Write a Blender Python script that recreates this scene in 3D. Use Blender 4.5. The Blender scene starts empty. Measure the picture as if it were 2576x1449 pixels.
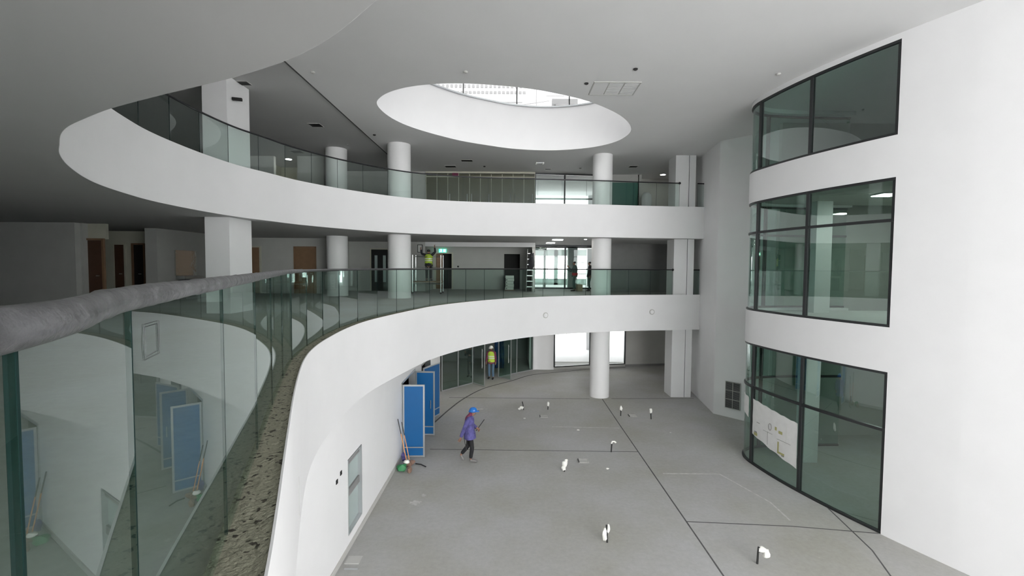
import bpy, bmesh, math, random
from mathutils import Vector, Matrix
from mathutils.geometry import tessellate_polygon
random.seed(7)
PI = math.pi
S = bpy.context.scene
COL = S.collection

# ------------------------------------------------------------------ camera
cam = bpy.data.cameras.new('camera'); camo = bpy.data.objects.new('camera', cam); COL.objects.link(camo)
cam.sensor_width = 36; cam.lens = 36*1180/2576; cam.clip_start = .05; cam.clip_end = 300
_p, _r = .0448184, .0069693
_f = Vector((0, math.cos(_p), -math.sin(_p))); _u = Vector((0, math.sin(_p), math.cos(_p))); _x = Vector((1, 0, 0))
_R = _x*math.cos(_r)+_u*math.sin(_r); _U = -_x*math.sin(_r)+_u*math.cos(_r)
m = Matrix((_R, _U, -_f)).transposed().to_4x4(); m.translation = Vector((0, 0, 6.2))
camo.matrix_world = m
S.camera = camo

# ------------------------------------------------------------------ light
w = bpy.data.worlds.new('sky'); S.world = w; w.use_nodes = True
bg = w.node_tree.nodes['Background']; bg.inputs[0].default_value = (1, 1, 1, 1); bg.inputs[1].default_value = 8.5
def portal(name, loc, rot, sx, sy, shape='RECTANGLE'):
    l = bpy.data.lights.new(name, 'AREA'); l.shape = shape; l.size = sx; l.size_y = sy
    l.cycles.is_portal = True
    o = bpy.data.objects.new(name, l); COL.objects.link(o); o.location = loc; o.rotation_euler = rot
portal('skylight_portal', (0, 17.7, 13.42), (0, 0, 0), 9.6, 8.8)
portal('facade_portal', (10, -11.95, 6.2), (PI/2, 0, PI), 16, 10.4)
portal('far_room_portal', (8, 39.9, 7), (-PI/2, 0, PI), 18, 10)
S.view_settings.view_transform = 'Standard'; S.view_settings.look = 'None'
S.view_settings.exposure = 0.66; S.view_settings.gamma = 1; S.view_settings.use_curve_mapping = False
S.cycles.max_bounces = 10; S.cycles.diffuse_bounces = 7; S.cycles.glossy_bounces = 4
S.cycles.transparent_max_bounces = 24; S.cycles.transmission_bounces = 6
S.cycles.sample_clamp_indirect = 6; S.cycles.caustics_reflective = False; S.cycles.caustics_refractive = False

# ------------------------------------------------------------------ materials
def newmat(name):
    mt = bpy.data.materials.new(name); mt.use_nodes = True
    nt = mt.node_tree; return mt, nt, nt.nodes['Principled BSDF']
def mat(name, col, rough=.6, metal=0, spec=.5, var=0, vscale=3, bump=0, bscale=40, col2=None, thr=None):
    mt, nt, b = newmat(name)
    b.inputs['Roughness'].default_value = rough; b.inputs['Metallic'].default_value = metal
    b.inputs['Specular IOR Level'].default_value = spec
    b.inputs['Base Color'].default_value = (*col, 1)
    tc = nt.nodes.new('ShaderNodeTexCoord')
    if var or col2:
        n = nt.nodes.new('ShaderNodeTexNoise'); n.inputs['Scale'].default_value = vscale; n.inputs['Detail'].default_value = 6
        nt.links.new(tc.outputs['Object'], n.inputs['Vector'])
        cr = nt.nodes.new('ShaderNodeValToRGB')
        lo, hi = (thr or (.3, .7)); cr.color_ramp.elements[0].position = lo; cr.color_ramp.elements[1].position = hi
        c2 = col2 or tuple(c*(1-var) for c in col)
        cr.color_ramp.elements[0].color = (*c2, 1); cr.color_ramp.elements[1].color = (*col, 1)
        nt.links.new(n.outputs['Fac'], cr.inputs['Fac']); nt.links.new(cr.outputs['Color'], b.inputs['Base Color'])
    if bump:
        n2 = nt.nodes.new('ShaderNodeTexNoise'); n2.inputs['Scale'].default_value = bscale; n2.inputs['Detail'].default_value = 5
        nt.links.new(tc.outputs['Object'], n2.inputs['Vector'])
        bp = nt.nodes.new('ShaderNodeBump'); bp.inputs['Strength'].default_value = bump; bp.inputs['Distance'].default_value = .02
        nt.links.new(n2.outputs['Fac'], bp.inputs['Height']); nt.links.new(bp.outputs['Normal'], b.inputs['Normal'])
    return mt
def emit(name, col, s):
    mt, nt, b = newmat(name)
    b.inputs['Base Color'].default_value = (*col, 1); b.inputs['Emission Color'].default_value = (*col, 1); b.inputs['Emission Strength'].default_value = s
    return mt
def glass(name, tint, ior=1.5, refl=1.0, base=0.0):
    mt = bpy.data.materials.new(name); mt.use_nodes = True; nt = mt.node_tree; nt.nodes.clear()
    out = nt.nodes.new('ShaderNodeOutputMaterial'); mx = nt.nodes.new('ShaderNodeMixShader')
    tr = nt.nodes.new('ShaderNodeBsdfTransparent'); tr.inputs[0].default_value = (*tint, 1)
    gl = nt.nodes.new('ShaderNodeBsdfGlossy'); gl.inputs['Roughness'].default_value = 0.0; gl.inputs['Color'].default_value = (.82, .9, .88, 1)
    fr = nt.nodes.new('ShaderNodeFresnel'); fr.inputs[0].default_value = ior
    ma = nt.nodes.new('ShaderNodeMath'); ma.operation = 'MULTIPLY_ADD'; ma.use_clamp = True
    ma.inputs[1].default_value = refl; ma.inputs[2].default_value = base
    ge = nt.nodes.new('ShaderNodeNewGeometry'); fb = nt.nodes.new('ShaderNodeMath'); fb.operation = 'SUBTRACT'; fb.inputs[0].default_value = 1
    nt.links.new(ge.outputs['Backfacing'], fb.inputs[1]); m3 = nt.nodes.new('ShaderNodeMath'); m3.operation = 'MULTIPLY'
    nt.links.new(fr.outputs[0], ma.inputs[0]); nt.links.new(ma.outputs[0], m3.inputs[0]); nt.links.new(fb.outputs[0], m3.inputs[1]); nt.links.new(m3.outputs[0], mx.inputs[0])
    nt.links.new(tr.outputs[0], mx.inputs[1]); nt.links.new(gl.outputs[0], mx.inputs[2]); nt.links.new(mx.outputs[0], out.inputs[0])
    return mt
def concrete_floor():
    mt, nt, b = newmat('screed'); b.inputs['Roughness'].default_value = .75; b.inputs['Specular IOR Level'].default_value = .3
    tc = nt.nodes.new('ShaderNodeTexCoord')
    def noise(sc, det=6, rough=.6):
        n = nt.nodes.new('ShaderNodeTexNoise'); n.inputs['Scale'].default_value = sc; n.inputs['Detail'].default_value = det; n.inputs['Roughness'].default_value = rough
        nt.links.new(tc.outputs['Object'], n.inputs['Vector']); return n
    def ramp(n, a, ca, z, cz):
        r = nt.nodes.new('ShaderNodeValToRGB'); r.color_ramp.elements[0].position = a; r.color_ramp.elements[1].position = z
        r.color_ramp.elements[0].color = (*ca, 1); r.color_ramp.elements[1].color = (*cz, 1); nt.links.new(n.outputs['Fac'], r.inputs['Fac']); return r
    base = ramp(noise(.35),   .33, (.38, .375, .335), .66, (.455, .455, .46))
    fine = ramp(noise(9, 8, .7), .3, (.86, .86, .86), .7, (1, 1, 1))
    m1 = nt.nodes.new('ShaderNodeMixRGB'); m1.blend_type = 'MULTIPLY'; m1.inputs[0].default_value = 1
    nt.links.new(base.outputs[0], m1.inputs[1]); nt.links.new(fine.outputs[0], m1.inputs[2])
    sp = ramp(noise(2.3, 4), .70, (0, 0, 0), .76, (.5, .5, .5))
    m2 = nt.nodes.new('ShaderNodeMixRGB'); nt.links.new(sp.outputs[0], m2.inputs[0]); m2.inputs[2].default_value = (.55, .55, .53, 1)
    nt.links.new(m1.outputs[0], m2.inputs[1]); nt.links.new(m2.outputs[0], b.inputs['Base Color'])
    return mt
M = dict(
    white=mat('white_paint', (.79, .79, .795), .7, spec=.25, var=.025, vscale=1.5),
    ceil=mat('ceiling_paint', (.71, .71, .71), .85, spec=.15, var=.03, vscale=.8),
    ceil2=mat('darkened_ceiling_paint', (.55, .55, .55), .85, spec=.15, var=.03, vscale=.8),  # darkened ceiling tone; paints shade into the upper soffit
    colp=mat('column_paint', (.78, .78, .78), .6, spec=.3),
    grey=mat('grey_plaster', (.5, .5, .48), .85, spec=.2, var=.06, vscale=2),
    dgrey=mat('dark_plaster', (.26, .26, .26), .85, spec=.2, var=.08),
    olive=mat('beige_plaster', (.55, .54, .45), .85, spec=.2, var=.05),
    floor=concrete_floor(),
    kerb=mat('mortar_kerb', (.26, .255, .195), .95, spec=.1, vscale=24, col2=(.06, .055, .045), thr=(.36, .41), bump=1, bscale=30),
    joint=mat('joint_groove', (.13, .13, .13), .9, spec=.1, var=.3, vscale=5),
    chalk=mat('plaster_dust', (.6, .6, .58), .95, spec=.1, var=.3, vscale=8),
    alu=mat('dark_aluminium', (.045, .048, .05), .4, .6),
    steel=mat('brushed_steel', (.62, .63, .63), .3, 1),
    mirror=mat('polished_steel', (.75, .75, .7), .08, 1, bump=.5, bscale=2.2),
    silver=mat('silver_frame', (.55, .57, .58), .35, .7),
    railm=mat('dark_handrail', (.035, .035, .038), .35, .6),
    wrap=mat('plastic_film', (.095, .095, .1), .35, spec=.4, var=.5, vscale=14, bump=.6, bscale=14),
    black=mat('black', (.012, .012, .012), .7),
    blue=mat('blue_door_film', (.003, .105, .30), .45, var=.08, vscale=2),
    wood=mat('door_veneer', (.26, .155, .09), .5, var=.15, vscale=4),
    dwood=mat('dark_door_veneer', (.10, .05, .03), .5, var=.2),
    tube=mat('conduit_black', (.02, .02, .02), .5),
    bag=mat('white_bag', (.85, .85, .80), .55, bump=.6, bscale=12),
    paper=mat('drawing_sheet', (.72, .72, .71), .8, var=.08, vscale=6),
    ink=mat('sheet_ink', (.25, .25, .24), .8), yink=mat('sheet_ochre', (.38, .36, .16), .8),
    orange=mat('orange_handle', (.72, .30, .10), .5), red=mat('red_cloth', (.42, .05, .06), .8),
    green=mat('green_plastic', (.03, .22, .08), .5), brown=mat('brown_bristle', (.24, .15, .11), .9),
    skin=mat('skin', (.28, .15, .10), .6), hair=mat('hair', (.01, .01, .01), .6),
    jacket=mat('violet_jacket', (.12, .11, .33), .85, var=.55, vscale=9, bump=.5, bscale=9),
    scarf=mat('maroon_scarf', (.16, .03, .07), .85), trousers=mat('black_trousers', (.012, .012, .014), .85),
    shoe=mat('grey_shoe', (.20, .195, .19), .7), helmet=mat('blue_helmet', (.01, .15, .52), .35),
    whelmet=mat('white_helmet', (.75, .75, .7), .35), vest=mat('lime_vest', (.45, .62, .06), .7),
    tape=mat('reflective_tape', (.7, .72, .66), .4), darkcloth=mat('dark_cloth', (.03, .03, .035), .85),
    teal=mat('teal_cloth', (.07, .12, .11), .85), tarp=mat('blue_tarp', (.015, .06, .17), .5, var=.5, vscale=8, bump=.6, bscale=6),
    card=mat('cardboard', (.42, .36, .25), .85), panel=mat('bronze_glass_panel', (.105, .105, .07), .22, spec=.7),
    tealpanel=mat('green_back_panel', (.05, .16, .13), .3, spec=.6),
    frost=mat('frosted_pane', (.42, .50, .49), .15, spec=.8),
    jeans=mat('blue_jeans', (.10, .17, .25), .85),
    lamp=emit('lamp_glow', (1, .98, .93), 32), exit=emit('exit_green', (.10, .75, .45), 1.2), exitw=emit('exit_white', (.9, 1, .9), 3),
    roofw=mat('roof_cladding', (.82, .82, .82), .8), roofg=mat('roof_steel', (.33, .33, .33), .6),
    gl1=glass('balustrade_glass', (.80, .875, .845), 1.5, .85, .0),
    gl2=glass('clear_balustrade_glass', (.90, .94, .925), 1.5, 1.0, .01),
    glw=glass('window_glass', (.71, .825, .785), 1.6, 1.5, .08),
    glr=glass('translucent_roof_glass', (.22, .22, .22), 1.45, .8, 0), glu=glass('lantern_side_glass', (.44, .44, .44), 1.45, .8, 0),
    glc=glass('clear_pane', (.955, .97, .965), 1.45, .8, 0),
    frame_teal=mat('pale_teal_paint', (.42, .5, .47), .6),
    edge=mat('glass_edge', (.006, .02, .018), .6, spec=.1),
)

# ------------------------------------------------------------------ mesh helpers
class MB:
    def __init__(s): s.v = []; s.f = []; s.mi = []; s.mats = []
    def _m(s, m_):
        if m_ is None: return 0
        if m_ not in s.mats: s.mats.append(m_)
        return s.mats.index(m_)
    def add(s, vs, fs, m_=None):
        o = len(s.v); s.v += [tuple(v) for v in vs]; k = s._m(m_)
        for f in fs: s.f.append(tuple(i+o for i in f)); s.mi.append(k)
        return s
    def box(s, c, d, rz=0, m_=None, M4=None):
        cx, cy, cz = c; hx, hy, hz = d[0]/2, d[1]/2, d[2]/2
        ca, sa = math.cos(rz), math.sin(rz); vs = []
        for z in (-hz, hz):
            for x, y in ((-hx, -hy), (hx, -hy), (hx, hy), (-hx, hy)):
                vs.append((cx+x*ca-y*sa, cy+x*sa+y*ca, cz+z))
        return s.add(vs, [(0, 3, 2, 1), (4, 5, 6, 7), (0, 1, 5, 4), (1, 2, 6, 5), (2, 3, 7, 6), (3, 0, 4, 7)], m_)
    def ribbon(s, path, z0, z1, t0=0., t1=.1, m_=None):
        """wall along a plan polyline between offsets t0 and t1 (positive = right of travel)"""
        n = len(path); P = [Vector(p[:2]) for p in path]; vs = []
        for i in range(n):
            a = P[max(i-1, 0)]; b = P[min(i+1, n-1)]; d = (b-a).normalized(); nn = Vector((d.y, -d.x))
            if 0 < i < n-1:
                d1 = (P[i]-P[i-1]).normalized(); k = nn.dot(Vector((d1.y, -d1.x))); nn = nn/max(k, .5)
            for t in (t0, t1):
                q = P[i]+nn*t; vs += [(q.x, q.y, z0), (q.x, q.y, z1)]
        fs = []
        for i in range(n-1):
            a = 4*i; b = a+4
            fs += [(a, a+1, b+1, b), (a+2, b+2, b+3, a+3), (a+1, a+3, b+3, b+1), (a, b, b+2, a+2)]
        fs += [(0, 2, 3, 1), (4*n-4, 4*n-3, 4*n-1, 4*n-2)]
        return s.add(vs, fs, m_)
    def prism(s, poly, z0, z1, m_=None, holes=()):
        loops = [[Vector((p[0], p[1], 0)) for p in poly]]+[[Vector((p[0], p[1], 0)) for p in h] for h in holes]
        tri = tessellate_polygon(loops); flat = [v for l in loops for v in l]; n = len(flat)
        vs = [(v.x, v.y, z0) for v in flat]+[(v.x, v.y, z1) for v in flat]; fs = []
        for t in tri:
            a, b, c = t
            if (flat[b]-flat[a]).cross(flat[c]-flat[a]).z < 0: a, b, c = a, c, b
            fs += [(a, c, b), (a+n, b+n, c+n)]
        o = 0
        for l in loops:
            k = len(l)
            for i in range(k):
                j = (i+1) % k; fs.append((o+i, o+j, o+j+n, o+i+n))
            o += k
        return s.add(vs, fs, m_)
    def tube(s, path, r, seg=10, m_=None, cap=True):
        P = [Vector(p) for p in path]; n = len(P); R = r if isinstance(r, (list, tuple)) else [r]*n
        vs = []; up = None
        for i in range(n):
            d = (P[min(i+1, n-1)]-P[max(i-1, 0)]).normalized()
            if up is None: up = Vector((0, 0, 1)) if abs(d.z) < .9 else Vector((1, 0, 0))
            x = d.cross(up).normalized(); y = x.cross(d).normalized(); up = y
            for k in range(seg):
                a = 2*PI*k/seg; vs.append(P[i]+(x*math.cos(a)+y*math.sin(a))*R[i])
        fs = [(i*seg+k, i*seg+(k+1) % seg, (i+1)*seg+(k+1) % seg, (i+1)*seg+k) for i in range(n-1) for k in range(seg)]
        if cap: fs += [tuple(range(seg-1, -1, -1)), tuple((n-1)*seg+k for k in range(seg))]
        return s.add(vs, fs, m_)
    def lathe(s, c, prof, seg=32, m_=None, sx=1, sy=1):
        vs = []; n = len(prof)
        for r, z in prof:
            for k in range(seg):
                a = 2*PI*k/seg; vs.append((c[0]+sx*r*math.cos(a), c[1]+sy*r*math.sin(a), c[2]+z))
        fs = [(i*seg+k, i*seg+(k+1) % seg, (i+1)*seg+(k+1) % seg, (i+1)*seg+k) for i in range(n-1) for k in range(seg)]
        fs += [tuple(range(seg-1, -1, -1)), tuple((n-1)*seg+k for k in range(seg))]
        return s.add(vs, fs, m_)
    def blob(s, c, r, seed=0, m_=None, j=.25):
        rnd = random.Random(seed); bm = bmesh.new(); bmesh.ops.create_icosphere(bm, subdivisions=2, radius=1)
        for v in bm.verts:
            k = 1+rnd.uniform(-j, j); v.co = Vector((v.co.x*r[0]*k, v.co.y*r[1]*k, v.co.z*r[2]*k))
        vs = [Vector(c)+v.co for v in bm.verts]; fs = [[v.index for v in f.verts] for f in bm.faces]; bm.free()
        return s.add(vs, fs, m_)
    def xf(s, Mx):
        s.v = [tuple(Mx @ Vector(v)) for v in s.v]; return s
    def build(s, name, m_=None, parent=None, smooth=False, bevel=0, kind=None, label=None, cat=None, group=None, ang=35):
        me = bpy.data.meshes.new(name); me.from_pydata(s.v, [], s.f)
        for mm in ([m_] if m_ else s.mats): me.materials.append(mm)
        if not m_:
            for p_, k in zip(me.polygons, s.mi): p_.material_index = k
        me.validate()
        bm = bmesh.new(); bm.from_mesh(me); bmesh.ops.recalc_face_normals(bm, faces=bm.faces); bm.to_mesh(me); bm.free()
        if smooth:
            me.polygons.foreach_set('use_smooth', [True]*len(me.polygons)); me.set_sharp_from_angle(angle=math.radians(ang))
        o = bpy.data.objects.new(name, me); COL.objects.link(o)
        if bevel:
            b = o.modifiers.new('bevel', 'BEVEL'); b.width = bevel; b.segments = 2; b.limit_method = 'ANGLE'
        if parent: setpar(o, parent)
        tag(o, label, cat, group, kind)
        return o
def setpar(o, parent):
    o.parent = parent; o.matrix_parent_inverse = Matrix.Translation(-Vector(parent.location)) if parent.type == 'EMPTY' else Matrix.Identity(4)
def tag(o, label=None, cat=None, group=None, kind=None):
    if label: o['label'] = label
    if cat: o['category'] = cat
    if group: o['group'] = group
    if kind: o['kind'] = kind
    return o
def empty(name, loc, label=None, cat=None, group=None, kind=None):
    o = bpy.data.objects.new(name, None); COL.objects.link(o); o.location = loc; o.empty_display_size = .2
    return tag(o, label, cat, group, kind)
def struct(name, mb, m_, **k): return mb.build(name, m_, kind='structure', **k)

def spline(pts, n=8, closed=False):
    """Catmull-Rom through plan points"""
    P = [Vector(p[:2]) for p in pts]; out = []; N = len(P)
    rng = range(N) if closed else range(N-1)
    for i in rng:
        if closed: p0, p1, p2, p3 = P[i-1], P[i], P[(i+1) % N], P[(i+2) % N]
        else: p0, p1, p2, p3 = P[max(i-1, 0)], P[i], P[i+1], P[min(i+2, N-1)]
        for k in range(n):
            t = k/n; t2 = t*t; t3 = t2*t
            out.append(.5*((2*p1)+(-p0+p2)*t+(2*p0-5*p1+4*p2-p3)*t2+(-p0+3*p1-3*p2+p3)*t3))
    if not closed: out.append(P[-1])
    return [(v.x, v.y) for v in out]
def resample(path, step, s0=0., s1=1e9):
    P = [Vector(p) for p in path]; L = [0]
    for a, b in zip(P, P[1:]): L.append(L[-1]+(b-a).length)
    s1 = min(s1, L[-1]); n = max(1, round((s1-s0)/step)); out = []
    for i in range(n+1):
        s = s0+(s1-s0)*i/n; k = 0
        while k < len(L)-2 and L[k+1] < s: k += 1
        t = (s-L[k])/max(L[k+1]-L[k], 1e-9); out.append(tuple(P[k].lerp(P[k+1], t)))
    return out
def arclen(path, test):
    """length along the path of the vertex nearest to a plan point"""
    P = [Vector(p) for p in path]; T = Vector(test); best = (1e9, 0); s = 0
    for i, a in enumerate(P):
        if i: s += (a-P[i-1]).length
        d = (a-T).length
        if d < best[0]: best = (d, s)
    return best[1]
def sub(path, s0, s1, step=.12): return resample(path, step, s0, s1)

# ------------------------------------------------------------------ plan curves
Z1, K1, SO1 = 4.80, 4.95, 3.28          # first floor: floor, kerb top, soffit
Z2, K2, SO2 = 8.90, 9.04, 7.57
ZC = 11.5
OUT1 = spline([(2.6, -9), (1.0, -4), (.15, -1.4), (-.30, .1), (-.66, 1.0), (-.98, 1.83), (-1.2, 2.36), (-1.41, 2.85), (-1.70, 3.53), (-2.08, 4.43), (-2.48, 5.43),
               (-2.78, 6.26), (-2.99, 7.0), (-3.15, 7.85), (-3.29, 9.1), (-3.32, 10.3), (-3.19, 11.5), (-2.78, 13.62), (-2.41, 14.96), (-1.6, 16.62),
               (-.5, 18.2), (.8, 19.5), (2.1, 20.35), (3.68, 21.03), (5.5, 21.6), (7.6, 22.0), (9.78, 22.4), (12, 22.7)], 8)
GL1 = spline([(2.2, -9), (.6, -4), (-.22, -1.5), (-.47, -.2), (-.63, .585), (-.92, 1.12), (-1.33, 2.14), (-1.74, 3.16), (-2.21, 4.31), (-2.60, 5.3), (-2.925, 6.17), (-3.16, 7.05),
              (-3.40, 8.4), (-3.51, 9.5), (-3.50, 10.6), (-3.36, 11.75), (-2.95, 13.68), (-2.58, 15.05), (-1.77, 16.75),
              (-.65, 18.33), (.68, 19.64), (2.02, 20.51), (3.62, 21.2), (5.46, 21.77), (7.57, 22.17), (9.75, 22.57), (12, 22.87)], 8)
OUT2 = spline([(3.2, -9), (1.9, -4), (1.05, -1.2), (.35, .7), (-.15, 1.8), (-.71, 2.48), (-1.29, 3.04), (-2.0, 3.47), (-2.87, 3.87), (-3.55, 4.2), (-4.06, 4.5), (-4.46, 4.76),
               (-4.80, 5.04), (-5.21, 5.45), (-5.68, 5.94), (-6.20, 6.6), (-6.79, 7.5), (-7.19, 8.3), (-7.56, 9.35), (-7.78, 10.2), (-7.90, 11.3), (-7.92, 12.4),
               (-7.82, 13.55), (-7.52, 14.6), (-7.18, 15.8), (-6.52, 17.1), (-5.75, 18.2), (-4.85, 19.2), (-3.75, 20.0), (-1.9, 20.65), (.92, 21.0), (3.6, 21.25),
               (6.1, 21.62), (9.4, 21.95), (12, 22.2)], 8)

# ------------------------------------------------------------------ slabs, ceiling, floor
struct('floor', MB().box((0, 23.85, -.15), (90, 72.3, .3)), M['floor'])
def slab(path, z0, z1, far_y=33, xl=-26):
    return list(path)+[(12.2, path[-1][1]), (16, path[-1][1]), (16, far_y), (xl, far_y), (xl, -9)]
def inner(path, d):
    return [(p[0], p[1]) for p in off(path, d)]
def off(path, d):
    P = [Vector(p) for p in path]; out = []
    for i in range(len(P)):
        t = (P[min(i+1, len(P)-1)]-P[max(i-1, 0)]).normalized(); out.append((P[i].x-t.y*d, P[i].y+t.x*d))
    return out
IN1 = OUT1; IN2 = OUT2
struct('ceiling', MB().prism(slab(IN1, 0, 0), SO1, SO1+.2), M['ceil'])
struct('floor', MB().prism(slab(IN1, 0, 0), SO1+.2, Z1), M['floor'])
struct('trim_1', MB().ribbon(OUT1, SO1+.002, K1, -.008, .005), M['white'], smooth=True)
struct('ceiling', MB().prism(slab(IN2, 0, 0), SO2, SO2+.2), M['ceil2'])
struct('floor', MB().prism(slab(IN2, 0, 0), SO2+.2, Z2), M['floor'])
struct('trim_2', MB().ribbon(OUT2, SO2+.002, K2, -.008, .005), M['white'], smooth=True)
struct('trim_3', MB().ribbon(off(OUT2, .06), Z2, K2-.002, -.16, 0), M['white'], smooth=True)
# mortar strip between fascia and glass, first floor
kb = MB(); n_ = len(OUT1)
A = resample(IN1, .12); B = resample(off(GL1, .02), .12); nn_ = min(len(A), len(B)); A = resample(IN1, 99); 
def pair_strip(pa, pb, z0, z1, n=420):
    a = resample(pa, 1e-9 if False else (sum((Vector(x)-Vector(y)).length for x, y in zip(pa, pa[1:]))/n)); out = []
    Pb = [Vector(p) for p in pb]
    for q in a:
        q = Vector(q); best = None
        for u, v in zip(Pb, Pb[1:]):
            d = v-u; t = max(0, min(1, (q-u).dot(d)/max(d.length_squared, 1e-9))); c = u+d*t
            if best is None or (c-q).length < best[0]: best = ((c-q).length, c)
        out.append((q, best[1]))
    vs = []; fs = []; rnd = random.Random(3)
    for i, (q, c) in enumerate(out):
        for k in range(5):
            t = k/4; e = q.lerp(c, t); dz = 0 if k in (0,) else rnd.uniform(-.006, .004)
            vs.append((e.x, e.y, z1-.004+dz-(.008 if k else 0)))
        vs.append((c.x, c.y, z0)); vs.append((q.x, q.y, z0))
    for i in range(len(out)-1):
        a0 = 7*i
        for k in range(7):
            k2 = (k+1) % 7; fs.append((a0+k, a0+k2, a0+7+k2, a0+7+k))
    return MB().add(vs, fs)
struct('trim_4', pair_strip(IN1, off(GL1, .03), Z1, K1), M['kerb'])
del kb, A, B

# skylight ellipse, measured on the ceiling
SKY = spline([(-4.49, 15.75), (-4.15, 14.95), (-3.48, 14.33), (-2.57, 13.95), (-1.4, 13.84), (.1, 14.08), (1.32, 14.57), (2.54, 15.34), (3.72, 16.58), (4.43, 17.9), (4.58, 19.0),
              (4.25, 20.15), (3.34, 21.06), (1.8, 21.55), (.17, 21.36), (-1.1, 20.75), (-2.34, 19.91), (-3.7, 18.41), (-4.35, 17.1)], 6, True)
struct('ceiling', MB().prism([(-5.95, -12), (22, -12), (22, 33), (-5.95, 33)], ZC, ZC+.25, holes=[SKY]), M['ceil'])
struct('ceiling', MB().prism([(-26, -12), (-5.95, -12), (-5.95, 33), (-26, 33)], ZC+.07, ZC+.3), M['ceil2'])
struct('trim_14', MB().box((-5.955, 10.5, ZC+.03), (.05, 44, .07)), M['joint'])
struct('wall_skylight', MB().ribbon(SKY+[SKY[0]], ZC+.0005, 13.4, -.006, .15), M['white'], smooth=True)
# lantern on the roof: glass roof, upright panes between mullions
lan = empty('window_1', (0, 17.7, 13.4), kind='structure')
lp = SKY+[SKY[0]]
MB().ribbon(lp, 13.4, 13.46, .0, -.08).ribbon(lp, 15.4, 15.5, .0, -.08).build('lantern_frame', M['silver'], lan)
MB().prism(SKY, 15.5, 15.52).build('roof_pane', M['glr'], lan)
MB().ribbon(lp, 13.46, 15.4, -.03, -.045).build('upright_pane', M['glu'], lan)
for (x, y) in ((-2.12, 20.25), (.16, 21.45), (2.52, 21.5), (4.4, 19.6), (-4.1, 17.6)):
    MB().box((x, y, 14.43), (.05, .09, 1.94)).build('mullion', M['roofg'], lan)

# ------------------------------------------------------------------ ground floor walls
XL = -3.53
lw = MB()
lw.box((XL-.1, -1.02, 1.64), (.2, 21.98, 3.28)); 
lw.box((XL-.1, 10.435, 2.64), (.2, .93, 1.28)); lw.box((XL-.1, 10.435, .16), (.2, .93, .32)); lw.box((XL-.28, 10.435, 1.16), (.1, 1.1, 1.9))
lw.box((XL-.1, 12.9, 1.64), (.2, 4.0, 3.28)); lw.box((XL-.1, 15.95, 2.86), (.2, 2.1, .84))
lw.box((XL-.1, 17.6, 1.64), (.2, 1.2, 3.28)); lw.box((XL-.1, 19.2, 2.80), (.2, 2.0, .96)); lw.box((XL-.1, 21.6, 1.64), (.2, 2.8, 3.28))
struct('wall_left', lw, M['white'])
struct('baseboard_left', MB().box((XL+.012, 4.6, .06), (.024, 20.6, .12)), M['grey'])
# dark rooms behind the blue doors
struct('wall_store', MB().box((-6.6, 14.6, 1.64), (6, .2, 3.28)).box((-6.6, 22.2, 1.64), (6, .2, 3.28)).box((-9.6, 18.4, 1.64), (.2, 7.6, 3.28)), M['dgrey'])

# curved shopfront line, curved white wall, back wall of the ground floor
cw = spline([(1.30, 28.1), (1.55, 28.2), (2.1, 28.15), (2.56, 28.2)], 6)
struct('wall_back', MB().ribbon(cw, 0, SO1, 0, -.3), M['white'], smooth=True)
bw = MB()
def seg(mb, a, b, z0, z1, t=-.2): return mb.ribbon([a, b], z0, z1, 0, t)
BK = [(2.56, 28.2), (4.87, 28.9), (7.14, 29.3), (9.6, 30.1), (16, 30.3)]
seg(bw, (2.56, 28.2), (7.14, 29.3), 0, .15); seg(bw, (2.56, 28.2), (7.14, 29.3), 2.75, SO1)
seg(bw, (4.87, 28.85), (6.0, 29.03), .15, 2.75)
seg(bw, (7.14, 29.3), (12.6, 30.2), 0, SO1); seg(bw, (12.6, 30.2), (14.6, 30.3), 2.75, SO1); seg(bw, (12.6, 30.2), (14.6, 30.3), 0, .1); seg(bw, (14.6, 30.3), (16, 30.3), 0, SO1)
struct('wall_back', bw, M['grey'])
struct('baseboard_back', MB().ribbon([(7.16, 29.28), (12.55, 30.17)], 0, .12, 0, .03), M['dgrey'])

# first / second floor walls
def box2(mb, x0, x1, y0, y1, z0, z1): return mb.box(((x0+x1)/2, (y0+y1)/2, (z0+z1)/2), (x1-x0, y1-y0, z1-z0))
w1 = MB()
box2(w1, -26, -14.5, 15.6, 15.8, Z1, SO2)                       # long dark wall
box2(w1, -14.62, -14.42, 15.8, 16.05, Z1, SO2)
struct('wall_left', w1, M['grey'])
struct('wall_left', box2(box2(box2(MB(), -17.6, -13.6, 19.5, 19.7, Z1, SO2), -17.7, -17.5, 16.2, 19.6, Z1, SO2), -15.6, -13.82, 16.0, 16.12, 7.05, SO2), M['olive'])
struct('wall_left', box2(MB(), -13.9, -13.45, 17.8, 23.6, Z1, SO2), M['grey'])
w2 = MB()
box2(w2, -13.6, -9.2, 23.5, 23.7, Z1, SO2); box2(w2, -9.4, -9.2, 23.6, 26.6, Z1, SO2)
struct('wall_back', w2, M['grey'])
w3 = MB()
box2(w3, -9.3, -4.9, 26.5, 26.7, Z1, SO2); box2(w3, -5.1, -4.9, 26.6, 29.2, Z1, SO2)
box2(w3, -4.9, 1.30, 29.1, 29.3, 7.0, SO2); box2(w3, -4.9, -4.72, 29.1, 29.3, Z1, 7.0); box2(w3, -3.72, -.5, 29.1, 29.3, Z1, 7.0); box2(w3, .48, 1.3, 29.1, 29.3, Z1, 7.0)
struct('wall_back', w3, M['grey'])
struct('ceiling', box2(MB(), -4.9, 1.28, 26.45, 26.65, 7.32, SO2), M['ceil'])          # bulkhead over the recess
struct('wall_back', box2(MB(), -5.3, 1.3, 30.2, 30.4, Z1, SO2), M['black'])
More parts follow.
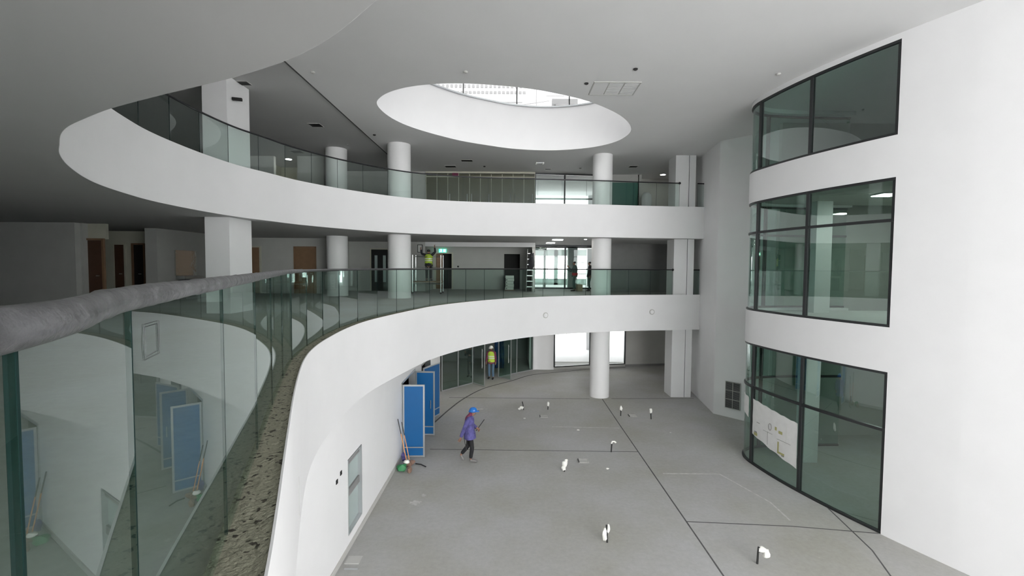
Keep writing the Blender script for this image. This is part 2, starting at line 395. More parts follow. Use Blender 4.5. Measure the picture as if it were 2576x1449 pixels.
struct('wall_back', box2(box2(box2(MB(), 4.95, 9.2, 27, 27.2, Z1, SO2), 9.2, 12.2, 28.9, 29.1, Z1, SO2), 9.1, 9.3, 27.1, 29, Z1, SO2), M['dgrey'])
w4 = MB(); box2(w4, 1.12, 1.3, 26.5, 29.2, Z1, SO2)
struct('wall_back', w4, M['grey'])
# second floor
w5 = MB()
box2(w5, -5.7, -4.85, 26.5, 26.7, Z2, ZC); box2(w5, -9.4, -5.7, 26.5, 26.7, Z2, ZC); box2(w5, -9.5, -9.3, 23.4, 26.6, Z2, ZC)
box2(w5, -10.6, -9.3, 23.3, 23.5, Z2, ZC+.07); box2(w5, -16, -11.75, 23.3, 23.5, Z2, ZC+.07)
box2(w5, 4.75, 5.65, 27, 27.2, Z2, ZC); box2(w5, 7.25, 12.3, 28.2, 28.4, Z2, ZC); box2(w5, 7.15, 7.35, 27, 28.3, Z2, ZC)
box2(w5, -16.2, -16, 6, 23.5, Z2, ZC+.07)
struct('wall_back', w5, M['grey'])
struct('wall_back', box2(box2(MB(), -12.8, -9.5, 26.0, 26.2, Z2, ZC+.07), -12.9, -12.7, 23.5, 26.2, Z2, ZC+.07), M['olive'])
# fin wall beside the round glass corner
struct('wall_right', MB().prism([(8.64, 19.8), (9.50, 18.84), (10.6, 17.6), (10.9, 17.9), (9.0, 20.1), (9.4, 24.0), (9.15, 24.05)], 0, ZC), M['white'])
# outer shell: keeps daylight to the real openings
sh = MB()
box2(sh, -26.3, -26, -12, 33, 0, ZC); box2(sh, -26, 1.32, 33, 33.3, 0, ZC); box2(sh, -26, 2, -12.3, -12, 0, ZC); box2(sh, 18, 22.2, -12.3, -12, 0, ZC)
box2(sh, 2, 18, -12.3, -12, 0, .8); box2(sh, 2, 18, -12.3, -12, 11.2, ZC); box2(sh, 22, 22.3, -12, 33, 0, ZC)
struct('wall_rear', sh, M['white'])
fw = empty('window_2', (13, -12, 0), kind='structure')
for x in (2, 5.2, 8.4, 11.6, 14.8, 18): MB().box((x, -12.1, 6), (.1, .15, 10.4)).build('mullion', M['alu'], fw)
for z in (.8, 4.4, 7.8, 11.2): MB().box((10, -12.1, z), (16, .12, .1)).build('transom', M['alu'], fw)
struct('wall_rear', box2(box2(MB(), -26, -.75, -2.3, -2.1, Z1, SO2), -26, .9, -2.3, -2.1, Z2, ZC+.07), M['grey'])  # unseen wall added to keep facade light out of the left galleries
# bright rooms behind the glass at the back
rm = MB()
box2(rm, 1.3, 16, 31, 40, SO1, Z1-.02); box2(rm, 1.3, 16, 30, 40, SO2, Z2-.02); box2(rm, 1.1, 16, 33, 40, ZC, ZC+.2); box2(rm, 1.3, 16, 30.5, 40, 0, .02)
struct('floor', rm, M['white'])
rw = MB(); box2(rw, 1.1, 1.3, 28.4, 40, 0, SO1); box2(rw, 1.1, 1.3, 29.3, 40, Z1, SO2); box2(rw, 1.1, 1.3, 28, 40, Z2, ZC); box2(rw, 16, 16.2, 22.3, 40, 0, ZC)
for x in (5.6, 9.4, 13.2): box2(rw, x, x+.5, 35, 35.5, 0, ZC)
struct('wall_back', rw, M['white'])
fg = empty('window_3', (8.5, 40, 0), kind='structure')
for x in (1.3, 3, 4.7, 6.4, 8.1, 9.8, 11.5, 13.2, 14.9): MB().box((x, 40, 5.75), (.07, .1, 11.5)).build('mullion', M['silver'], fg)
for z in (.9, 5.7, 9.9): MB().box((8.5, 40, z), (14.6, .06, .05)).build('transom', M['silver'], fg)

ip = MB(); box2(ip, 2.2, 2.36, 32.9, 33, Z1, SO2); box2(ip, 1.3, 2.4, 32.9, 33, 7.35, SO2); box2(ip, 3.9, 4.55, 32.8, 33.2, Z1, SO2); box2(ip, 4.55, 6.5, 36, 36.06, 6.55, 6.62); box2(ip, 4.55, 6.5, 36, 36.06, 5.65, 5.72); box2(ip, 1.3, 7, 37, 37.3, 7.1, SO2)
box2(ip, 1.3, 7, 37, 37.1, Z1, 5.3); box2(ip, 3.3, 3.6, 37, 37.1, Z1, SO2)
struct('wall_back', ip, M['frame_teal'])
for z_ in (9.6, 10.4, 11.2): struct('trim_15', box2(MB(), 1.5, 9, 35, 35.15, z_, z_+.12), M['frame_teal'])
# windows in the back walls
def frame_window(name, a, b, z0, z1, mull=(), trans=(), fm='alu', gm='glc', t=.06, depth=.08, y_off=0, kind='structure', par=None):
    a = Vector(a); b = Vector(b); d = (b-a).normalized(); ang = math.atan2(d.y, d.x); L = (b-a).length
    root = empty(name, (a.x, a.y, z0), kind=kind) if par is None else par
    fr = MB()
    def post(s, w_=t): q = a+d*s; fr.box((q.x, q.y, (z0+z1)/2), (w_, depth, z1-z0), ang)
    post(t/2); post(L-t/2)
    for z in (z0+t/2, z1-t/2): q = a+d*L/2; fr.box((q.x, q.y, z), (L-2*t, depth, t), ang)
    fr.build('window_frame', M[fm], root)
    for s in mull:
        q = a+d*s; MB().box((q.x, q.y, (z0+z1)/2), (t, depth, z1-z0-2*t), ang).build('mullion', M[fm], root)
    for z in trans:
        q = a+d*L/2; MB().box((q.x, q.y, z), (L-2*t, depth*.8, t*.8), ang).build('transom', M[fm], root)
    q = a+d*L/2
    MB().box((q.x, q.y, (z0+z1)/2), (L-2*t, .012, z1-z0-2*t), ang).build('pane', M[gm], root)
    return root
frame_window('window_4', (2.56, 28.15), (4.87, 28.83), .15, 2.75)
frame_window('window_5', (6.0, 29.0), (7.14, 29.25), .15, 2.75)
frame_window('window_6', (12.62, 30.15), (14.5, 30.25), .1, 2.75)
frame_window('window_7', (1.32, 29.2), (5.05, 29.2), Z1+.05, SO2, mull=(1.97,), t=.09)
frame_window('window_8', (12.2, 29.0), (14.4, 29.0), Z1+.05, 7.2, mull=(1.1,), trans=(5.9,))
frame_window('window_9', (1.22, 26.7), (4.75, 27.05), Z2+.03, ZC, mull=(1.74,), trans=(11.15,), t=.08)
frame_window('window_10', (12.3, 28.3), (14.5, 28.3), Z2+.03, ZC-.2, mull=(1.1,))
bx = MB(); box2(bx, 14.4, 16, 28.9, 29.1, Z1, SO2); box2(bx, 12.2, 14.4, 28.9, 29.1, 7.2, SO2); box2(bx, 14.5, 16, 28.2, 28.4, Z2, ZC); box2(bx, 12.3, 14.5, 28.2, 28.4, ZC-.2, ZC)
box2(bx, 4.95, 5.15, 27.1, 29.3, Z1, SO2)
struct('wall_back', bx, M['grey'])
struct('wall_back', box2(MB(), 5.65, 7.2, 27.0, 27.1, Z2, ZC-.45), M['tealpanel'])
struct('wall_back', box2(MB(), 5.65, 7.2, 27.0, 27.2, ZC-.45, ZC), M['grey'])

# ------------------------------------------------------------------ right wing: curved wall with three ribbon windows
RW = spline([(9.23, 9.49), (8.68, 10.73), (8.30, 11.72), (7.97, 12.78), (7.75, 13.75), (7.62, 14.71), (7.635, 15.15), (7.74, 15.48)], 10)+[(7.92, 15.75), (8.2, 15.95), (8.6, 16.1), (9.6, 16.25), (11.5, 16.3)]
i0 = 10   # index of (8.68,10.73)
SOL = [(19.2, -12), (14.1, -1.2), (9.9, 8.1)]+RW[:i0+1]
WIN = RW[i0:]
struct('wall_right', MB().ribbon(SOL, 0, ZC, 0, .3), M['white'])
bands = MB()
for z0, z1 in ((3.83, 4.87), (8.3, 9.25), (11.37, ZC)): bands.ribbon(WIN, z0, z1, 0, .3)
struct('wall_right', bands, M['white'], smooth=True)
def curved_window(name, z0, z1, trans):
    root = empty(name, (8.0, 13, z0), kind='structure')
    t = .06
    fr = MB().ribbon(WIN, z0, z0+t, .01, .09).ribbon(WIN, z1-t, z1, .01, .09)
    fr.ribbon([WIN[0], WIN[1]], z0, z1, .01, .09) if False else None
    q = Vector(WIN[0]); fr.box((q.x+.06, q.y+.06, (z0+z1)/2), (.09, .09, z1-z0), math.atan2(2.05, -.71))
    fr.build('window_frame', M['alu'], root)
    cuts = [arclen(WIN, (7.97, 12.78)), arclen(WIN, (7.62, 14.71)), arclen(WIN, (8.6, 16.1))]
    for s in cuts:
        P_ = resample(WIN, .03); a = sub(WIN, s-.04, s+.04, .04)
        MB().ribbon(a, z0+t, z1-t, .005, .11).build('mullion', M['alu'], root)
    if trans:
        MB().ribbon(WIN, trans-.035, trans+.035, .012, .085).build('transom', M['alu'], root)
    s_ = [.05]+cuts+[1e9]
    for a, b in zip(s_, s_[1:]):
        zz = [z0+t]+([trans] if trans else [])+[z1-t]
        for u, v in zip(zz, zz[1:]):
            MB().ribbon(sub(WIN, a, b, .15), u, v, .045, .055).build('pane', M['glw'], root, smooth=True, ang=8)
    return root
curved_window('window_11', .0, 3.83, 2.46)
curved_window('window_12', 4.87, 8.3, 7.33)
curved_window('window_13', 9.25, 11.37, None)
# rooms of the right wing
rr = MB()
box2(rr, 15.5, 15.7, 2, 17.4, 0, ZC); box2(rr, 9.8, 15.7, 17.3, 17.5, 0, ZC); box2(rr, 12.6, 15.7, 5.4, 5.6, 0, ZC)
struct('wall_right', rr, M['grey'])
RP = [(q[0]+.25, q[1]) for q in RW[::4]]
poly = [(11.9, 4.6)]+[(9.75, 9.3)]+[(Vector(q)+Vector((.32, .02))).to_tuple() for q in RW[i0::5]]+[(11.5, 15.9), (15.6, 15.9), (15.6, 4.6)]
poly = [(12.2, 4.6), (9.2, 10.8), (8.75, 11.9), (8.4, 12.9), (8.15, 13.8), (8.02, 14.6), (8.05, 15.1), (8.3, 15.5), (8.8, 15.75), (11.5, 15.9), (15.6, 15.9), (15.6, 4.6)]
struct('floor', MB().prism(poly, 3.9, 4.8), M['grey'])
struct('floor', MB().prism(poly, 8.35, 8.9), M['grey'])
for (x, y, z0, z1, s_) in ((9.9, 15.2, 4.8, 8.35, .5), (11.2, 12.4, 4.8, 8.35, .55), (11.2, 12.4, 8.9, ZC, .55), (9.6, 15.0, .0, 3.9, .45), (11.3, 12.6, 0, 3.9, .5)):
    MB().box((x, y, (z0+z1)/2), (s_, s_, z1-z0)).build('column', M['white'], label='square white column inside the glazed wing, level %s' % ('ground' if z0 < 1 else 'middle' if z0 < 6 else 'top')+(' near the glass corner' if y > 14 else ' deeper in the room'), cat='column')
def ceiling_lamp(x, y, z, sx, sy, label, group=None, round_=False, gm='lamp'):
    r = empty('ceiling_lamp', (x, y, z), label, 'ceiling light', group)
    if round_:
        MB().lathe((x, y, z-.03), [(sx*.62, .03), (sx*.62, 0), (sx*.5, 0)], 20).build('trim_ring', M['silver'], r)
        MB().lathe((x, y, z-.035), [(sx*.48, .02), (sx*.48, 0)], 20).build('diffuser', M[gm], r)
    else:
        MB().box((x, y, z-.02), (sx+.05, sy+.05, .04)).build('lamp_frame', M['silver'], r)
        MB().box((x, y, z-.045), (sx, sy, .02)).build('diffuser', M[gm], r)
    return r
ceiling_lamp(10.6, 13.4, 8.35, .5, .5, 'square lit lamp on the ceiling behind the middle curved window')

for x, y, z, l in ((12.8, 11.0, 8.35, 'square added fill lamp deeper on the middle room ceiling'), (12.6, 14.6, 8.35, 'square added fill lamp near the back corner of the middle room ceiling'),
                   (10.9, 13.6, 3.9, 'square added fill lamp behind the lower curved window'), (13.2, 10.5, 3.9, 'second square added fill lamp deeper behind the lower curved window')):
    ceiling_lamp(x, y, z, .5, .5, l)  # fill lamps added to brighten the rooms behind the curved windows
# ------------------------------------------------------------------ columns
def rcol(x, y, r, z0, z1, label):
    MB().lathe((x, y, z0), [(r, 0), (r, z1-z0)], 48).build('column', M['colp'], smooth=True, label=label, cat='column')
def rcol_multi(x, y, r, label, zs):
    root = empty('column', (x, y, zs[0][0]), label, 'column')
    for z0, z1 in zs: MB().lathe((x, y, z0), [(r, 0), (r, z1-z0)], 48).build('shaft', M['colp'], root, smooth=True)
rcol_multi(4.25, 22.42, .46, 'round white column standing free on the ground floor and rising through both galleries', ((0, SO1), (Z1, SO2), (Z2, ZC)))
rcol_multi(-4.98, 20.75, .5, 'round white column at the gallery edge left of the lime-vested worker', ((Z1, SO2), (Z2, ZC)))
rcol_multi(-8.15, 21.9, .47, 'dim round column between the wooden door and the glazed door', ((Z1, SO2), (Z2, ZC+.07)))
pc = empty('column', (-8.5, 14.05, Z1), 'square white pillar at the curved gallery end, a black bracket on its upper part', 'column')
for z0, z1 in ((Z1, SO2), (Z2, ZC+.07)): MB().box((-8.45, 14.05, (z0+z1)/2), (.7, 1.15, z1-z0)).build('shaft', M['white'], pc)
pd = empty('column', (8.15, 22.8, 0), 'rectangular white pillar with a dark vertical groove beside the ground floor fin wall', 'column')
for z0, z1 in ((0, SO1), (Z1, SO2), (Z2, ZC)):
    MB().box((7.98, 22.8, (z0+z1)/2), (.62, 1.0, z1-z0)).build('shaft', M['white'], pd)
    MB().box((8.47, 22.76, (z0+z1)/2), (.3, .92, z1-z0)).build('pipe_casing', M['white'], pd)
    MB().box((8.305, 22.85, (z0+z1)/2), (.034, .8, z1-z0)).build('groove', M['alu'], pd)

# ------------------------------------------------------------------ glass balustrades
def balustrade(name, path, s0, s1, zb, zt, joints, railz, railr, gm, label, phase=0, rail_mat='railm', wrap_until=None, knob_end=False):
    root = empty(name, (path[0][0], path[0][1], zb), label, 'railing')
    for a, b in zip(joints, joints[1:]):
        MB().ribbon(sub(path, a+.003, b-.003, 99), zb, zt, -.006, .006).build('glass_pane', M[gm], root)
    for a in joints:
        q = sub(path, a-.0028, a+.0028, .01); MB().ribbon([q[0], q[-1]], zb, zt, -.0065, .0065).build('pane_joint', M['edge'], root)
    if wrap_until is not None:
        s_ = max(s0, wrap_until-.3)
        pth = [(p[0], p[1], railz) for p in sub(path, s0, wrap_until, .05)]
        rnd = random.Random(5)
        rr_ = [.0295+.0012*math.sin(i*.35)+rnd.uniform(-.0008, .0008)+(.003 if i % 17 == 0 else 0) for i in range(len(pth))]
        MB().tube(pth, rr_, 16).build('plastic_wrap', M['wrap'], root, smooth=True, ang=60, label='crinkled grey protective film on the near handrail')
        s0r = wrap_until
    else: s0r = s0
    pth = [(p[0], p[1], railz) for p in sub(path, s0r, s1, .15)]
    MB().tube(pth, railr, 12).build('handrail', M[rail_mat], root, smooth=True, ang=60)
    if knob_end:
        q = pth[-1]; MB().blob(q, (.06, .06, .06), 1, j=0).build('end_cap', M['railm'], root, smooth=True)
    return root
sA = arclen(GL1, (-.92, 1.12))
sE = arclen(GL1, (7.57, 22.17))
J = [arclen(GL1, (-.22, -1.5)), arclen(GL1, (-.47, -.2)), arclen(GL1, (-.63, .585)), sA]
nJ = round((sE-sA)/1.09); J += [sA+(sE-sA)*i/nJ for i in range(1, nJ+1)]
balustrade('glass_balustrade', GL1, J[0], sE+.02, Z1+.06, 6.095, J, 6.118, .024, 'gl1', 'green tinted glass railing with a film-wrapped rail sweeping from the camera to the pillar', wrap_until=arclen(GL1, (-3.16, 7.05)), knob_end=True)
s2 = arclen(GL1, (8.75, 22.4)); s3 = arclen(GL1, (10.6, 22.7))
balustrade('glass_balustrade', GL1, s2, s3, Z1+.06, 6.095, [s2, (s2+s3)/2, s3], 6.118, .024, 'gl1', 'short glass railing on the lower gallery between the pillar and the fin wall')
GL2 = off(OUT2, .13)
a2 = arclen(GL2, (-4.2, 4.75)); b2 = arclen(GL2, (7.6, 21.9)); n2 = round((b2-a2)/1.12)
J2 = [a2+(b2-a2)*i/n2 for i in range(n2+1)]
balustrade('glass_balustrade', GL2, a2, b2, K2-.01, 10.10, J2, 10.13, .026, 'gl2', 'clear glass railing with a thin dark rail curving around the upper gallery', knob_end=True)
a3 = arclen(GL2, (8.7, 22.0)); b3 = arclen(GL2, (10.6, 22.2))
balustrade('glass_balustrade', GL2, a3, b3, K2-.01, 10.10, [a3, (a3+b3)/2, b3], 10.13, .026, 'gl2', 'short glass railing on the upper gallery between the pillar and the fin wall')

# ------------------------------------------------------------------ ground floor storefront
sf = empty('shopfront', (-1, 25.5, 0), 'curved glass shopfront with silver posts under the gallery', 'shopfront')
def pane(root, a, b, z0, z1, gm='gl1', name='glass_pane'):
    MB().ribbon([a, b], z0, z1, -.006, .006).build(name, M[gm], root)
def post(root, x, y, z0, z1, w_=.05, mm='silver', name='post'): MB().box((x, y, (z0+z1)/2), (w_, w_, z1-z0), .8).build(name, M[mm], root)
pts = [(-3.45, 23.05), (-2.75, 23.9), (-2.08, 24.72)]; pts2 = [(-.72, 26.08), (.3, 27.15), (1.28, 28.05)]
for P_ in (pts, pts2):
    for a, b in zip(P_, P_[1:]): pane(sf, a, b, .06, 3.2, 'glw' if P_ is pts else 'gl1')
    MB().ribbon(P_, 0, .05, -.03, .03).build('sill', M['silver'], sf)
MB().ribbon(pts+pts2, 3.2, SO1-.02, -.03, .03).build('header', M['alu'], sf)
for q in pts+pts2: post(sf, q[0], q[1], .05, 3.2)
def leaf(h, tip, label, handle_t=.85):
    r = empty('glass_door', (h[0], h[1], 0), label, 'door')
    pane(r, h, tip, .04, 3.1, 'gl1', 'door_glass')
    d = (Vector(tip)-Vector(h)); q = Vector(h)+d*.985
    post(r, q.x, q.y, .02, 3.12, .035, name='door_stile')
    for z in (.03, 3.12): MB().ribbon([h, tip], z-.02, z+.02, -.015, .015).build('door_rail', M['silver'], r)
    q = Vector(h)+d*handle_t; nrm = Vector((d.y, -d.x)).normalized()*.06
    hh = MB().tube([(q.x+nrm.x, q.y+nrm.y, .95), (q.x+nrm.x, q.y+nrm.y, 1.95)], .022, 10)
    for z in (1.05, 1.85): hh.tube([(q.x, q.y, z), (q.x+nrm.x, q.y+nrm.y, z)], .012, 8)
    hh.build('pull_handle', M['steel'], r, smooth=True)
leaf((-2.03, 24.72), (-1.38, 24.02), 'open dark glass door leaf left of the worker in the white helmet')
leaf((-.70, 26.05), (-.02, 25.42), 'open green glass door leaf right of the hanging blue tarpaulin')
# interior of the shop
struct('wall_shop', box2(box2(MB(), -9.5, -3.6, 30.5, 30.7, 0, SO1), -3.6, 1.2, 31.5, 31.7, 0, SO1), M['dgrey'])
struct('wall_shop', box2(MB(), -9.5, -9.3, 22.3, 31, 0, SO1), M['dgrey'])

# ------------------------------------------------------------------ blue doors
def blue_door(h, tip, z1, label, handle=True, kick=.33):
    r = empty('blue_door', (h[0], h[1], 0), label, 'door')
    a = Vector(h); b = Vector(tip); d = (b-a); L = d.length; d.normalize(); ang = math.atan2(d.y, d.x); c = (a+b)/2
    MB().box((c.x, c.y, z1/2+.01), (L-.1, .036, z1-.1), ang).build('door_leaf', M['blue'], r)
    fr = MB()
    for s in (.025, L-.025): q = a+d*s; fr.box((q.x, q.y, z1/2+.01), (.05, .05, z1), ang)
    for z in (.04, z1-.015): fr.box((c.x, c.y, z), (L-.1, .05, .05), ang)
    fr.build('leaf_frame', M['silver'], r)
    nrm = Vector((d.y, -d.x))
    q = c+nrm*.022
    MB().box((q.x, q.y, kick), (L-.1, .012, .035), ang).build('kick_rail', M['silver'], r)
    if handle:
        q = a+d*(L-.14)+nrm*.05
        hb = MB().tube([(q.x, q.y, 1.0), (q.x, q.y, 1.32)], .013, 8)
        for z in (1.02, 1.3): e = q-nrm*.04; hb.tube([(e.x, e.y, z), (q.x, q.y, z)], .01, 8)
        hb.build('pull_handle', M['steel'], r, smooth=True)
blue_door((-3.5, 14.98), (-2.80, 15.0), 2.37, 'blue-filmed door leaf nearest the brooms, opened flat across the doorway', handle=False)
blue_door((-3.5, 17.0), (-2.80, 16.97), 2.36, 'second blue-filmed door leaf with a pull handle, behind the front one')
blue_door((-3.46, 18.25), (-3.0, 19.42), 2.2, 'blue-filmed door leaf furthest back, swung almost against the shopfront', handle=False)
d1 = empty('door_1', (XL, 15.95, 0), kind='structure')
MB().box((XL-.1, 14.95, 1.22), (.24, .06, 2.44)).box((XL-.1, 17.0, 1.22), (.24, .06, 2.44)).box((XL-.1, 15.97, 2.43), (.24, 2.1, .06)).build('door_frame', M['silver'], d1)
d2 = empty('door_2', (XL, 19.2, 0), kind='structure')
MB().box((XL-.1, 18.2, 1.16), (.24, .05, 2.32)).box((XL-.1, 20.2, 1.16), (.24, .05, 2.32)).box((XL-.1, 19.2, 2.31), (.24, 2.0, .05)).build('door_frame', M['silver'], d2)

# recessed cabinet in the left wall
cb = empty('wall_cabinet', (XL, 10.43, .3), 'tall recessed cabinet with two pale glass panes in the white curved-edge wall', 'cabinet')
box2(box2(box2(box2(MB(), XL-.12, XL+.01, 9.97, 10.0, .32, 1.99), XL-.12, XL+.01, 10.87, 10.9, .32, 1.99), XL-.12, XL+.01, 10.0, 10.87, .32, .35), XL-.12, XL+.01, 10.0, 10.87, 1.96, 1.99).build('cabinet_frame', M['silver'], cb)
box2(MB(), XL-.1, XL-.04, 10.0, 10.87, 1.11, 1.27).build('middle_rail', M['dgrey'], cb)
box2(MB(), XL-.1, XL-.04, 10.0, 10.87, 1.83, 1.96).build('top_rail', M['dgrey'], cb)  # dark strip stands in for the shadow at the pane's top
box2(MB(), XL-.1, XL-.08, 10.0, 10.87, .35, 1.11).build('glass_pane', M['frost'], cb)
box2(MB(), XL-.1, XL-.08, 10.0, 10.87, 1.27, 1.83).build('glass_pane', M['frost'], cb)
for y, z, l in ((9.33, 1.82, 'lower square black switch hole left of the recessed wall cabinet'), (9.56, 1.90, 'upper square black switch hole beside the recessed wall cabinet')):
    MB().box((XL+.006, y, z), (.012, .085, .085)).build('socket_box', M['black'], label=l, cat='wall box')
# slot in the lower fascia
qs = sub(OUT1, arclen(OUT1, (-2.36, 5.1))-.02, arclen(OUT1, (-2.36, 5.1))+.02, .04)
MB().ribbon([qs[0], qs[-1]], 3.44, 3.88, -.002, .006).build('wall_slot', M['grey'], label='narrow upright slot in the white gallery front near the camera', cat='slot')
# discs in the fascia
for (x, y), l in (((1.46, 20.02), 'round socket in the lower gallery front, left of the other'), ((6.6, 21.83), 'round socket in the lower gallery front, close to the fin wall')):
    s_ = arclen(OUT1, (x, y)); q = sub(OUT1, s_-.05, s_+.05, .1); a = Vector(q[0]); b = Vector(q[-1]); c = (a+b)/2; d = (b-a).normalized(); n = Vector((d.y, -d.x))
    r = empty('round_socket', (c.x, c.y, 4.15), l, 'wall fitting')
    Mx = Matrix.Translation((c.x+n.x*.0, c.y+n.y*.0, 4.15)) @ Matrix(((d.x, 0, n.x), (d.y, 0, n.y), (0, 1, 0))).to_4x4()
    MB().lathe((0, 0, 0), [(.125, -.01), (.125, .03), (.1, .035)], 28).xf(Mx).build('rim', M['grey'], r, smooth=True)
    MB().lathe((0, 0, 0), [(.09, .0), (.09, .045), (.05, .05)], 24).xf(Mx).build('cap', M['white'], r, smooth=True)

# ------------------------------------------------------------------ floor joints
def strip(name, path, w_=.03, m_='joint', z=.004):
    P = [Vector(p) for p in path]; vs = []; n = len(P)
    for i in range(n):
        d = (P[min(i+1, n-1)]-P[max(i-1, 0)]).normalized()
        for s in (-w_/2, w_/2): vs += [(P[i].x-d.y*s, P[i].y+d.x*s, z), (P[i].x-d.y*s, P[i].y+d.x*s, z-.01)]
    fs = []
    for i in range(n-1):
        a = 4*i; fs += [(a, a+2, a+6, a+4), (a, a+4, a+5, a+1), (a+2, a+3, a+7, a+6)]
    return MB().add(vs, fs).build(name, M[m_], kind='structure')
strip('trim_5', [(4.30, 21.9), (4.29, 18.2), (4.31, 11.2), (4.31, 4)], .034)
strip('trim_6', [(-2.75, 15.66), (4.3, 15.56)], .03)
strip('trim_7', [(4.31, 11.22), (6.8, 11.04), (8.66, 10.76)], .03)
strip('trim_8', [(8.25, 11.95), (8.0, 10.1), (7.7, 9.2), (7.0, 5)], .03)
strip('trim_9', [(-2.94, 21.97), (3.7, 21.9)], .035); strip('trim_10', [(4.75, 21.95), (8.7, 22.1)], .035)
strip('trim_11', spline([(-3.45, 16.9), (-3.05, 18.4), (-2.69, 20.1), (-2.21, 21.85), (-1.38, 23.7), (0, 25.3), (1.2, 26.77), (3.0, 27.6), (4.85, 28.4), (7.1, 28.95)], 6), .07)
strip('trim_12', [(1.6, 18.0), (4.2, 17.9)], .05, 'chalk', .003)
strip('trim_13', [(4.6, 13.9), (6.3, 13.9), (6.9, 12.2), (6.9, 11.3)], .05, 'chalk', .003)

# ------------------------------------------------------------------ floor clutter
def stub(x, y, h, style, label, lean=0.02, bagd=(1, 0)):
    r = empty('conduit_stub', (x, y, 0), label, 'conduit', None)
    MB().tube([(x, y, -.01), (x+lean*.4, y, h*.6), (x+lean, y, h)], .021, 10).build('pipe', M['tube'], r, smooth=True)
    if style:
        b = MB(); sd = int(x*100) % 97
        if style == 'flag':
            b.blob((x+.09, y, h-.05), (.09, .06, .05), sd); b.blob((x+.17, y-.02, h-.13), (.07, .06, .09), sd+1)
        elif style == 'top': b.blob((x+lean*.6, y, h-.06), (.055, .05, .11), sd)
        elif style == 'long': b.blob((x+.01, y-.01, h-.09), (.075, .06, .12), sd); b.blob((x-.02, y-.02, h-.2), (.07, .055, .1), sd+1); b.blob((x+.05, y, h), (.05, .04, .07), sd+2)
        elif style == 'side': b.blob((x-.09, y-.01, .10), (.10, .06, .06), sd); b.blob((x-.18, y-.02, .05), (.07, .06, .045), sd+3)
        elif style == 'hook': b.tube([(x, y, h-.05), (x+.03, y, h+.02), (x+.1, y, h+.02), (x+.15, y, h-.02)], .028, 8)
        elif style == 'drape': b.blob((x-.06, y, h*.45), (.055, .05, h*.38), sd); b.blob((x+.02, y-.01, h*.8), (.035, .04, .09), sd+1)
        b.build('plastic_bag', M['bag'], r, smooth=True, ang=60)
stub(.54, 20.13, .36, 'side', 'black conduit stub with a white bag slumped at its foot, beside the hatch rows', -.06)
stub(1.60, 20.2, .30, 'top', 'short black conduit stub left of the free round column, small bag on top')
stub(4.59, 19.4, .38, 'top', 'black conduit stub just in front of the free round column, bag over its top')
stub(5.75, 19.0, .40, 'top', 'black conduit stub with a cream bag nearest the rectangular pillar', -.04)
stub(3.38, 15.53, .34, 'hook', 'hooked black conduit stub standing on the cross joint')
stub(1.63, 14.0, .32, 'long', 'stub almost covered by a bulky cream bag left of the open floor box')
stub(2.19, 10.33, .40, 'drape', 'black conduit stub with a cream bag draped down its side, alone on the near floor', -.02)
stub(5.2, 9.6, .36, 'flag', 'black stub with a bright white bag flung to the right, nearest the camera', .02)
def floorbox(x, y, label, open_=True):
    r = empty('floor_box', (x, y, 0), label, 'floor box')
    fr = MB()
    for dx in (-.15, .15): fr.box((x+dx, y, .006), (.02, .3, .016))
    for dy in (-.14, .14): fr.box((x, y+dy, .006), (.3, .02, .016))
    fr.build('box_frame', M['chalk'], r)
    MB().box((x, y, .003), (.27, .25, .008)).build('box_well', M['grey'], r)
    MB().box((x-.16, y, .012), (.03, .28, .03)).build('box_lip', M['joint'], r)
floorbox(1.36, 19.23, 'small floor box in front of the two back-left stubs')
floorbox(5.1, 19.41, 'small floor box between the two stubs in front of the column')
floorbox(2.33, 14.77, 'open floor box with a pale rim just before the cross joint')
def rubble(x, y, r_, label, m_='bag', n=1):
    b = MB()
    for i in range(n): b.blob((x+random.uniform(-1, 1)*r_*(n > 1), y+random.uniform(-1, 1)*r_*(n > 1), r_*.35), (r_, r_*.8, r_*.4), int(x*37+i))
    b.build('plaster_lump', M[m_], label=label, cat='debris')
rubble(2.98, 14.19, .045, 'small white lump lying alone right of the open floor box')
rubble(2.56, 17.59, .055, 'white lump on bare floor behind the cross joint')
rubble(6.0, 17.4, .04, 'tiny grey lump before the stub nearest the pillar', 'chalk')
rubble(.55, 18.95, .05, 'pale crushed lump in front of the slumped bag', 'chalk')
def patch(x, y, rx, ry, label, seed=1):
    rnd = random.Random(seed); n = 22; vs = [(x, y, .005)]
    for k in range(n): a = 2*PI*k/n; q = 1+rnd.uniform(-.35, .35); vs.append((x+rx*q*math.cos(a), y+ry*q*math.sin(a), .0015))
    MB().add(vs, [(0, k+1, (k+1) % n+1) for k in range(n)]).build('plaster_splash', M['chalk'], label=label, cat='stain')
patch(-2.5, 12.05, .14, .12, 'chalky plaster splash right of the cabinet wall, larger one', 1)
patch(-2.35, 12.45, .07, .06, 'small chalky splash just behind the larger one', 4)
patch(-1.35, 20.2, .25, .08, 'pale scuff on the floor behind the walking worker', 2)
gr = empty('floor_grating', (-3.3, 9.5, 0), 'small square metal grating on the floor by the left wall', 'grating')
MB().box((-3.3, 9.62, .008), (.30, .26, .016)).build('grate_plate', M['grey'], gr)
MB().box((-3.25, 9.32, .01), (.28, .03, .02)).build('loose_bar', M['silver'], gr)

